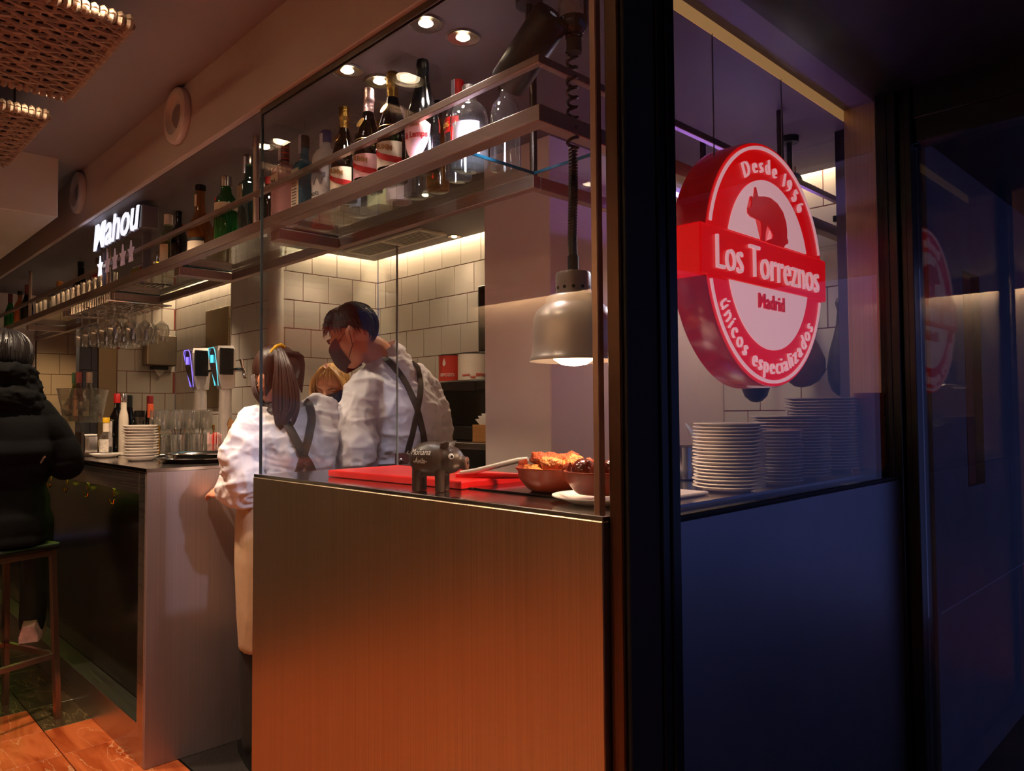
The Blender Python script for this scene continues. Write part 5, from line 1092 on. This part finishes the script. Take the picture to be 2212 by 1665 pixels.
def shoes(parent, hipc, xd, yd, sp=.10, m=SHOE):
    for s in (-1, 1):
        c = Vector((hipc.x, hipc.y, 0))+xd*(s*(sp+.012)); M = Matrix(((xd.x, yd.x, 0, c.x), (xd.y, yd.y, 0, c.y), (0, 0, 1, 0), (0, 0, 0, 1)))
        b = MB(); b.loft([[(u*(.036+.008*math.sin(PI*t)), y, z) for u, z in ((-1, .002), (1, .002), (1, .03), (.6, hh), (-.6, hh), (-1, .03))] for t, y, hh in ((0, -.09, .07), (.25, -.05, .09), (.5, .02, .085), (.8, .10, .055), (1, .155, .035))], M=M); b.build('shoe', m, parent, smooth=True, w=True)

# ---- waitress seen from behind
WB = 168; wx, wy = dirv(WB-90), dirv(WB)
feet = Vector((-2.655, 1.365, 0))
wt = thing('person', 'waitress with brown ponytail in white shirt and crossed brown straps, seen from behind', 'person', feet)
hd = J(596, 812, 2.815); Mh = frame(hd, dirv(188, -16), 1.0, -.10)
c7 = J(610, 884, 2.86); shL, shR = J(528, 916, 2.755), J(706, 893, 2.965)
waist = J(622, 1015, 2.885); hip = Vector((waist.x+.0, waist.y, .90)); elL, wrL, fiL = J(531, 1050, 2.72), J(486, 1064, 2.84), J(448, 1059, 2.90)
elR, wrR = J(738, 1012, 3.02), J(690, 1030, 3.22)
b = MB(); add_head(b, Mh); limb(b, [c7-wy*.0+Vector((0, 0, -.03)), (c7+hd)/2+wy*.005, hd-Vector((0, 0, .05))], [.058, .050, .052])
chest = (shL+shR)/2+Vector((0, 0, -.07))
b.loft([ering(p, wx, wy, a, d) for p, a, d in ((Vector((hip.x, hip.y, .80)), .14, .10), (hip, .155, .115), (waist, .120, .095), (chest, .140, .100), ((shL+shR)/2+Vector((0, 0, -.01)), .10, .065), (c7, .05, .048))])
limb(b, [shL+wx*.03-ZUP*.02, shL.lerp(elL, .5), elL, wrL.lerp(elL, .42), wrL], [.036, .035, .034, .031, .027]); limb(b, [shR-wx*.03-ZUP*.02, elR, wrR], [.036, .034, .027]); add_hand(b, wrL, fiL-wrL, Vector((0, 0, 1))-wx*.7, .88, .45, right=-1); add_hand(b, wrR, wy, Vector((0, 0, 1)), .88, .5)
legs(b, Vector((hip.x, hip.y, .86)), wx, wy)
me = remesh(b, 'body', .0062, 4); shift(me, feet); mobj('body', me, SKIN, wt)
b = MB()   # shirt
low = Vector((hip.x, hip.y, .965)); mid = (waist+chest)/2
b.loft([ering(p, wx, wy, a, d, e=2.6) for p, a, d in ((low, .178, .135), (waist, .172, .128), (mid, .178, .132), (chest, .186, .128), ((shL+shR)/2+Vector((0, 0, -.005)), .168, .098), ((shL+shR)/2+Vector((0, 0, .045)), .118, .076), (c7-ZUP*.004, .078, .072))])
b.loft(neck_rings(c7, ZUP+wy*.30, wx, ((-.05, .075), (.0, .070), (.016, .065))))
cufL = wrL.lerp(elL, .42)
limb(b, [shL+wx*.03-Vector((0, 0, .008)), shL.lerp(elL, .5)-wx*.012, elL-Vector((0, 0, .0)), cufL], [.068, .069, .064, .060]); limb(b, [shR-wx*.03, shR.lerp(elR, .5)+wx*.012, elR, wrR.lerp(elR, .35)], [.070, .070, .062, .056])
b.tube([cufL.lerp(elL, .25), cufL, cufL.lerp(wrL, .25)], [.062, .064, .056], 16)
me = remesh(b, 'shirt', .0068, 4); folds(me, .013, 7.5, 3.0, (1, 1, .6)); folds(me, .008, 12, 5.0, (.6, .6, 1.2)); shift(me, Vector((0, 0, 0))); bw_ = bvh_of(me); shift(me, feet); mobj('shirt', me, SHIRT, wt)
collar(wt, c7+ZUP*.004, ZUP+wy*.30, wx, .070, .060, .036)
ribbon([(571, 876), (590, 884), (612, 905), (640, 955), (662, 995), (676, 1022)], bw_, .032, 'apron_strap', STRAP, wt)
ribbon([(662, 866), (668, 878), (672, 905), (668, 940), (655, 985), (640, 1022)], bw_, .030, 'apron_strap', STRAP, wt)
b = MB(); b.loft([ering(Vector((hip.x, hip.y, z))+wy*.0, wx, wy, a, d, n=36, e=2.3) for z, a, d in ((1.02, .172, .128), (.92, .186, .142), (.75, .192, .148), (.55, .184, .142), (.42, .174, .134))]); me = remesh(b, 'apron', .010, 3); folds(me, .006, 7, 9.0, (1, 1, .2)); shift(me, feet); mobj('apron', me, APRON, wt)
shoes(wt, hip, wx, wy); trousers(wt, feet, Vector((hip.x, hip.y, .86)), wx, wy, BLKC)
# hair: pulled-back cap, strands, tail and yellow band
def lim_w(ph): q = (1-math.cos(ph))/2; return 1.15+.95*q**.6+.35*q**4
b = hair_cap(Mh, (.080, .100, .092), lim_w, thick=.009, ruff=.018, strands=40); b.build('hair', HAIRB, wt, smooth=True, ang=180, w=True)
tie = J(602, 757, 2.735); random.seed(11)
b = MB()
for k in range(95):
    u = random.uniform(-1, 1); v = random.uniform(-1, 1)
    p = [tie+wx*(.018*u)+wy*(.012*v), J(612+17*u, 790+3*v, 2.705+.012*v), J(617+27*u, 838, 2.70+.014*v), J(618+28*u, 878, 2.715+.012*v), J(611+17*u+(8 if u > .8 else 0), 905+8*v, 2.72+.01*v), J(606+9*u+(16 if u > .8 else 0), 926-14*abs(u)+6*v, 2.725+.008*v)]
    b.tube(interp(p, 16), [.0048]*10+[.0045, .004, .0034, .0028, .002, .001], 5)
o = b.build('ponytail', HAIRB, wt, smooth=True, w=True); o['kind'] = 'stuff'
b = MB()
for k in range(44):
    a = -1.25+2.5*k/43; e = Mh @ Vector((math.sin(a)*.084, -.012-math.cos(a)*.03, -.055+.03*math.cos(a*2))); mdp = Mh @ Vector((math.sin(a)*.088, -.060-math.cos(a)*.055, .045)); b.tube(interp([e, mdp, tie], 9), [.0030]*9, 4)
o = b.build('combed_strands', HAIRB, wt, smooth=True, w=True); o['kind'] = 'stuff'
b = MB()
for k in range(5): s_ = Mh @ Vector((-.072, .045-.005*k, .02)); b.tube(interp([s_, Mh @ Vector((-.086, .040-.005*k, -.04)), Mh @ Vector((-.080, .036-.005*k, -.075)), Mh @ Vector((-.072, .034, -.095))], 8), .0036, 5)
o = b.build('loose_strands', HAIRB, wt, smooth=True, w=True); o['kind'] = 'stuff'
b = MB(); b.tube([J(584, 771, 2.73), J(588, 758, 2.725), J(597, 748, 2.73), J(606, 745, 2.745), J(614, 750, 2.76)], .0075, 8); b.build('hair_band', mat('yellow_band', (.90, .68, .08), .5, 0, var=.08), wt, smooth=True, w=True)
mask_patch(Mh).build('face_mask', MASKB, wt, smooth=True, w=True)
for s in (-1, 1): MB().tube([Mh @ Vector(p) for p in ((s*.064, .042, -.02), (s*.080, .005, -.018), (s*.086, -.020, -.020), (s*.080, -.006, -.065), (s*.062, .040, -.09))], .0016, 5).build('mask_loop', MASKB, wt, smooth=True, w=True)
MB().tube([wrL.lerp(elL, .12)+Vector((math.cos(a)*.0, math.sin(a)*.028, math.cos(a)*.030)) for a in [2*PI*i/16 for i in range(17)]], .005, 6).build('wristwatch', BLACK, wt, smooth=True, w=True)

# ---- waiter bending his head
MBD = 180; mx_, my_ = dirv(MBD-90), dirv(MBD)
feet = Vector((-2.69, 1.90, 0))
mn = thing('person', 'tall waiter with short dark hair in white shirt and crossed braces, head bowed', 'person', feet)
hd = J(763, 722, 3.10); Mh = frame(hd, dirv(214, -30), 1.10, .05)
c7 = J(838, 772, 3.20); shL, shR = J(772, 838, 3.03), J(918, 830, 3.34)
waist = J(862, 985, 3.27); hip = Vector((waist.x+.02, waist.y, 1.0)); elL, wrL = J(772, 985, 2.97), J(742, 1000, 3.18); elR, wrR = J(938, 985, 3.46), J(880, 1010, 3.66)
b = MB(); add_head(b, Mh); limb(b, [c7-Vector((0, 0, .04)), c7.lerp(hd, .45)-Vector((0, 0, .012)), hd-Vector((0, 0, .05))], [.072, .064, .062])
chest = (shL+shR)/2+Vector((0, 0, -.09))
b.loft([ering(p, mx_, my_, a, d) for p, a, d in ((Vector((hip.x, hip.y, .88)), .15, .11), (hip, .165, .12), (waist, .150, .11), (chest, .165, .118), ((shL+shR)/2-ZUP*.015, .115, .078), (c7, .06, .056))])
limb(b, [shL+mx_*.035-ZUP*.02, elL, wrL], [.044, .040, .031]); limb(b, [shR-mx_*.035-ZUP*.02, elR, wrR], [.044, .040, .031]); add_hand(b, wrL, my_+Vector((.1, .3, -.1)), ZUP, 1.05, .5, right=-1); add_hand(b, wrR, my_, ZUP, 1.05, .5)
legs(b, Vector((hip.x, hip.y, .95)), mx_, my_, thick=1.1)
me = remesh(b, 'body', .0065, 4); shift(me, feet); mobj('body', me, SKIN, mn)
b = MB(); low = Vector((hip.x, hip.y, 1.0)); mid = (waist+chest)/2
b.loft([ering(p, mx_, my_, a, d, e=2.5) for p, a, d in ((low, .185, .138), (waist, .184, .136), (mid, .200, .145), (chest, .212, .142), ((shL+shR)/2+Vector((0, 0, -.01)), .192, .110), ((shL+shR)/2+Vector((0, 0, .045)), .135, .088), (c7-ZUP*.004, .088, .082))]+[])
b.loft(neck_rings(c7, ZUP*.75+(hd-c7).normalized(), mx_, ((-.05, .085), (.0, .080), (.018, .074))))
limb(b, [shL+mx_*.035, shL.lerp(elL, .5)-mx_*.012, elL, wrL.lerp(elL, .3)], [.078, .080, .072, .058]); limb(b, [shR-mx_*.035, shR.lerp(elR, .5)+mx_*.012, elR, wrR.lerp(elR, .3)], [.078, .080, .072, .058])
me = remesh(b, 'shirt', .0072, 5); folds(me, .014, 6.5, 21.0, (1, 1, .6)); folds(me, .008, 11, 8.0, (.6, .6, 1.2)); bm_ = bvh_of(me); shift(me, feet); mobj('shirt', me, SHIRT, mn)
collar(mn, c7+(hd-c7)*.02+ZUP*.004, ZUP*.75+(hd-c7).normalized(), mx_, .082, .069, .042)
ribbon([(799, 764), (822, 768), (850, 792), (875, 828), (895, 870), (908, 915), (916, 955)], bm_, .026, 'apron_strap', STRAP, mn)
ribbon([(893, 784), (901, 798), (907, 830), (903, 870), (893, 920), (880, 975)], bm_, .026, 'apron_strap', STRAP, mn)
b = MB(); b.loft([ering(Vector((hip.x, hip.y, z)), mx_, my_, a, d, n=36, e=2.3) for z, a, d in ((1.09, .188, .142), (.95, .196, .150), (.7, .20, .155), (.5, .195, .15))]); me = remesh(b, 'apron', .011, 3); shift(me, feet); mobj('apron', me, mat('taupe_apron', (.36, .28, .24), .8, 0, var=.06, vscale=30), mn)
MB().box((-.028, -.004, -.022), (.028, .004, .022), .003, M=frame(J(868, 990, 3.04), dirv(-32))).build('leather_tab', mat('brown_leather', (.30, .12, .10), .45, 0, var=.1), mn, w=True)
MB().lathe([(.008, 0), (.008, .003), (.004, .005)], n=14, M=frame(J(866, 994, 3.034), dirv(-32)) @ Matrix.Rotation(-PI/2, 4, 'X')).build('snap_button', SILVER, mn, smooth=True, w=True)
def lim_m(ph):
    f_ = (1+math.cos(ph))/2; side = abs(math.sin(ph)); q = 1-f_; return 1.02+.92*q**.55+.62*q**3
def lift_m(ph, th): f_ = max(0, math.cos(ph)); return .22*f_**2*math.exp(-((th-.85)/.40)**2)+.05*math.exp(-(th/.6)**2)
hair_cap(Mh, (.0775, .098, .090), lim_m, thick=.012, ruff=.03, lift=lift_m, strands=46).build('hair', HAIRD, mn, smooth=True, ang=180, w=True)
for L_, n_, r_, fr_ in ((.035, 420, .0020, .016), (.016, 260, .0016, 0)):
    o = strands(Mh, (.0785, .099, .093), lim_m, n_, L_, r=r_, lift=.003, seed=int(L_*1000), front=fr_).build('hair_strands', HAIRD, mn, smooth=True, w=True); o['kind'] = 'stuff'
mask_patch(Mh).build('face_mask', MASKB, mn, smooth=True, w=True)
for s in (-1, 1):
    MB().tube([Mh @ Vector(p) for p in ((s*.064, .042, -.02), (s*.080, .005, -.010), (s*.088, -.022, -.012), (s*.082, -.006, -.065), (s*.062, .036, -.09))], .0018, 5).build('mask_loop', MASKB, mn, smooth=True, w=True)
    MB().tube([Mh @ Vector(p) for p in ((s*.020, .094, .012), (s*.038, .088, .018), (s*.054, .074, .012))], [.004, .005, .003], 6).build('eyebrow', HAIRD, mn, smooth=True, w=True)
    e = MB().ell((s*.033, .080, -.010), (.012, .010, .007), Mh, 12, 8).build('eye', mat('dark_eye', (.10, .07, .06), .2), mn, smooth=True, w=True)
shoes(mn, hip, mx_, my_, .11); trousers(mn, feet, Vector((hip.x, hip.y, .95)), mx_, my_, BLKC)

# ---- blonde waitress facing the camera
FB = -46; bx, by = dirv(FB-90), dirv(FB)
hd = J(716, 838, 3.50); feet = Vector((hd.x-by.x*.06, hd.y-by.y*.06, 0))
bl = thing('person', 'blonde waitress with black mask and dark top, facing the counter between the others', 'person', feet)
Mh = frame(hd, dirv(FB-4, -14), .98, .0); c7 = hd+Vector((0, 0, -.155))-by*.035; shL, shR = c7-bx*.165+Vector((0, 0, -.055)), c7+bx*.165+Vector((0, 0, -.055))
waist = c7+Vector((0, 0, -.40)); hip = Vector((feet.x, feet.y, .86)); elR = shR+bx*.05+Vector((0, 0, -.25))+by*.03; wrR = J(752, 958, 3.27); elL = shL-bx*.05+Vector((0, 0, -.26)); wrL = elL+by*.2+bx*.1
b = MB(); add_head(b, Mh); limb(b, [c7-Vector((0, 0, .03)), c7.lerp(hd, .5), hd-Vector((0, 0, .05))], [.055, .047, .05])
b.loft([ering(p, bx, by, a, d) for p, a, d in ((Vector((hip.x, hip.y, .76)), .14, .10), (hip, .155, .115), (waist, .12, .095), (c7+Vector((0, 0, -.16)), .15, .105), (c7+Vector((0, 0, -.05)), .12, .07), (c7, .055, .05))])
limb(b, [shL, elL, wrL], [.044, .035, .026]); limb(b, [shR, elR, wrR], [.044, .035, .026]); add_hand(b, wrR, wrR-elR, by, .88, .4); add_hand(b, wrL, wrL-elL, ZUP, .88, .4, right=-1)
legs(b, Vector((hip.x, hip.y, .84)), bx, by)
me = remesh(b, 'body', .0065, 4); shift(me, feet); mobj('body', me, SKIN, bl)
b = MB(); b.loft([ering(p, bx, by, a, d, e=2.5) for p, a, d in ((Vector((hip.x, hip.y, .45)), .17, .13), (hip, .172, .13), (waist, .145, .112), (c7+Vector((0, 0, -.16)), .17, .122), (c7+Vector((0, 0, -.055)), .155, .085), (c7+Vector((0, 0, -.01)), .085, .068), (c7+Vector((0, 0, .01)), .066, .060))])
limb(b, [shL+bx*.02, shL.lerp(elL, .55)], [.062, .058]); limb(b, [shR-bx*.02, shR.lerp(elR, .55)], [.062, .058])
me = remesh(b, 'dark_uniform', .0085, 4); folds(me, .005, 8, 31.0); shift(me, feet); mobj('dark_uniform', me, BLKC, bl)
def lim_b(ph): f_ = (1+math.cos(ph))/2; return 2.35-1.62*f_**2.2
hair_cap(Mh, (.084, .102, .092), lim_b, thick=.014, ruff=.018, strands=40).build('hair', HAIRY, bl, smooth=True, ang=180, w=True)
o = strands(Mh, (.084, .102, .092), lim_b, 200, .06, r=.0025, lift=.002, seed=6).build('hair_strands', HAIRY, bl, smooth=True, w=True); o['kind'] = 'stuff'
b = MB()
for s in (-1, 1):
    for k in range(9): y = .062-.012*k; b.tube(interp([Mh @ Vector((s*.012, y*.75, .112-.004*k)), Mh @ Vector((s*.070, y, .05)), Mh @ Vector((s*.084, y-.008, -.03)), Mh @ Vector((s*(.078-.002*k), y-.02, -.12))], 10), [.0075]*8+[.006, .003], 6)
o = b.build('side_locks', HAIRY, bl, smooth=True, w=True); o['kind'] = 'stuff'
mask_patch(Mh).build('face_mask', BLKC, bl, smooth=True, w=True)
for s in (-1, 1):
    MB().tube([Mh @ Vector(p) for p in ((s*.016, .093, .010), (s*.034, .089, .017), (s*.052, .075, .010))], [.003, .004, .002], 6).build('eyebrow', mat('brow_brown', (.35, .22, .14), .7), bl, smooth=True, w=True)
    e = MB().ell((s*.031, .081, -.010), (.013, .010, .006), Mh, 14, 8).build('eye', mat('eye_white', (.85, .84, .82), .2), bl, smooth=True, w=True); MB().ell((s*.031, .0885, -.012), (.0055, .004, .0055), Mh, 10, 8).build('iris', mat('dark_eye', (.10, .07, .06), .2), e, smooth=True, w=True)
MB().box((-.006, -.004, .0), (.006, .004, .022), .002, M=Mh @ Matrix.Translation((.0, .045, .108))).build('hair_clip', mat('pink_clip', (.90, .66, .66), .4), bl, w=True)
MB().tube([wrR.lerp(elR, .25)+(bx*math.cos(a)*.034+ZUP*math.sin(a)*.034) for a in [2*PI*i/16 for i in range(17)]], .0035, 6).build('bracelet', SILVER, bl, smooth=True, w=True)
shoes(bl, hip, bx, by); trousers(bl, feet, Vector((hip.x, hip.y, .84)), bx, by, BLKC)

# ---- customer on the stool
CB = 160; cx_, cy_ = dirv(CB-90), dirv(CB)
feet = Vector((-3.80, .62, 0))
cu_ = thing('person', 'customer in black hooded puffer jacket seated on the bar stool, seen from behind', 'person', feet)
PUFF = mat('black_puffer', (.016, .014, .014), .9, 0, var=.2, vscale=14, bump=.1, bscale=30, spec=.15)
seat = Vector((-3.80, .62, .757)); hd = Vector((-3.735, .655, 1.535)); Mh = frame(hd, dirv(CB+5, -8), 1.02); c7 = hd+Vector((0, 0, -.165))-cy_*.03
shL, shR = c7-cx_*.145+Vector((0, 0, -.07)), c7+cx_*.145+Vector((0, 0, -.07)); pel = seat+Vector((0, 0, .10)); elR = shR+cx_*.075+cy_*.08+Vector((0, 0, -.21)); wrR = elR+cy_*.22-cx_*.06+Vector((0, 0, .015)); elL = shL-cx_*.08+cy_*.10+Vector((0, 0, -.22)); wrL = elL+cy_*.22+cx_*.08
b = MB(); add_head(b, Mh); limb(b, [c7-Vector((0, 0, .03)), c7.lerp(hd, .5), hd-Vector((0, 0, .05))], [.056, .05, .05])
b.loft([ering(p, cx_, cy_, a, d) for p, a, d in ((seat+Vector((0, 0, .015)), .165, .13), (pel, .165, .125), (seat+Vector((0, 0, .28)), .13, .10), (c7+Vector((0, 0, -.18)), .155, .11), (c7+Vector((0, 0, -.06)), .13, .075), (c7, .055, .05))])
for s in (-1, 1):
    h = seat+cx_*(s*.09)+cy_*.03+Vector((0, 0, .07)); k = seat+cx_*(s*.12)+cy_*.36+Vector((0, 0, .03)); a = Vector((k.x, k.y, .33))-cy_*.10; limb(b, [h, k, a], [.075, .058, .042])
limb(b, [shL, elL, wrL], [.046, .038, .027]); limb(b, [shR, elR, wrR], [.046, .038, .027]); add_hand(b, wrR, cy_-cx_*.3, ZUP, .9, .3); add_hand(b, wrL, cy_+cx_*.3, ZUP, .9, .3, right=-1)
me = remesh(b, 'body', .007, 4); shift(me, feet); mobj('body', me, SKIN, cu_)
b = MB(); b.loft([ering(p, cx_, cy_, a, d, n=32, e=2.5) for p, a, d in ((seat+Vector((0, 0, .006)), .205, .19), (seat+Vector((0, 0, .12)), .215, .19), (seat+Vector((0, 0, .24)), .20, .165), (c7+Vector((0, 0, -.22)), .185, .155), (c7+Vector((0, 0, -.10)), .170, .13), (c7+Vector((0, 0, -.02)), .12, .10), (c7+Vector((0, 0, .03)), .085, .08))])
limb(b, [shL+cx_*.03, shL.lerp(elL, .5), elL, wrL], [.075, .074, .066, .05]); limb(b, [shR-cx_*.03, shR.lerp(elR, .5), elR, wrR], [.076, .075, .068, .05])
me = remesh(b, 'puffer_jacket', .009, 5)
for v, n in [(v, v.normal.copy()) for v in me.vertices]: v.co += n*(.006*abs(math.sin(v.co.z*PI/.10+.4*noise.noise(v.co*5)))**.6+.006*noise.noise(v.co*14))
shift(me, feet); mobj('puffer_jacket', me, PUFF, cu_)
b = MB()
for k in range(5):
    z = -.085+.034*k; R_ = .135-.008*k; b.tube([c7+ZUP*(z+.05+.014*math.cos(a))+cx_*((R_)*math.sin(a))-cy_*((.088+.02*math.sin(k*2))*math.cos(a)+.012) for a in [-2.0+4.0*i/22 for i in range(23)]], [.010+.026*math.sin(PI*i/22)**.5 for i in range(23)], 10)
me = remesh(b, 'hood', .009, 3); folds(me, .009, 14, 40.0, (1, 1, 2.2)); shift(me, feet); mobj('hood', me, PUFF, cu_)
def lim_c(ph): f_ = (1+math.cos(ph))/2; return 2.45-1.55*f_**2
hair_cap(Mh, (.099, .115, .103), lim_c, thick=.020, ruff=.02, strands=40).build('hair', HAIRK, cu_, smooth=True, ang=180, w=True)
o = strands(Mh, (.099, .115, .103), lim_c, 260, .10, r=.003, lift=.002, seed=4).build('hair_strands', HAIRK, cu_, smooth=True, w=True); o['kind'] = 'stuff'
b = MB()
for s in (-1, 1): h = seat+cx_*(s*.09)+cy_*.03+Vector((0, 0, .075)); k = seat+cx_*(s*.12)+cy_*.36+Vector((0, 0, .035)); a = Vector((k.x, k.y, .345))-cy_*.10; limb(b, [h, k, a], [.088, .070, .052])
me = remesh(b, 'trousers', .009, 3); shift(me, feet); mobj('trousers', me, BLKC, cu_)
for s in (-1, 1):
    k = seat+cx_*(s*.12)+cy_*.36; a = Vector((k.x, k.y, .285))-cy_*.10; M = Matrix(((cx_.x, cy_.x, 0, a.x), (cx_.y, cy_.y, 0, a.y), (0, 0, 1, a.z), (0, 0, 0, 1)))
    b = MB(); b.loft([[(u*(.036+.008*math.sin(PI*t)), y, z) for u, z in ((-1, .002), (1, .002), (1, .03), (.6, hh), (-.6, hh), (-1, .03))] for t, y, hh in ((0, -.09, .07), (.25, -.05, .09), (.5, .02, .085), (.8, .10, .055), (1, .155, .035))], M=M); b.build('trainer', mat('pink_trainer', (.72, .56, .54), .5, 0, var=.3, vscale=25), cu_, smooth=True, w=True)
MB().tube([J(88, 1000, 2.75)]+[J(95, 988, 2.75), J(98, 985, 2.75)], .004, 6).build('zip_pull', CHROME, cu_, smooth=True, w=True)
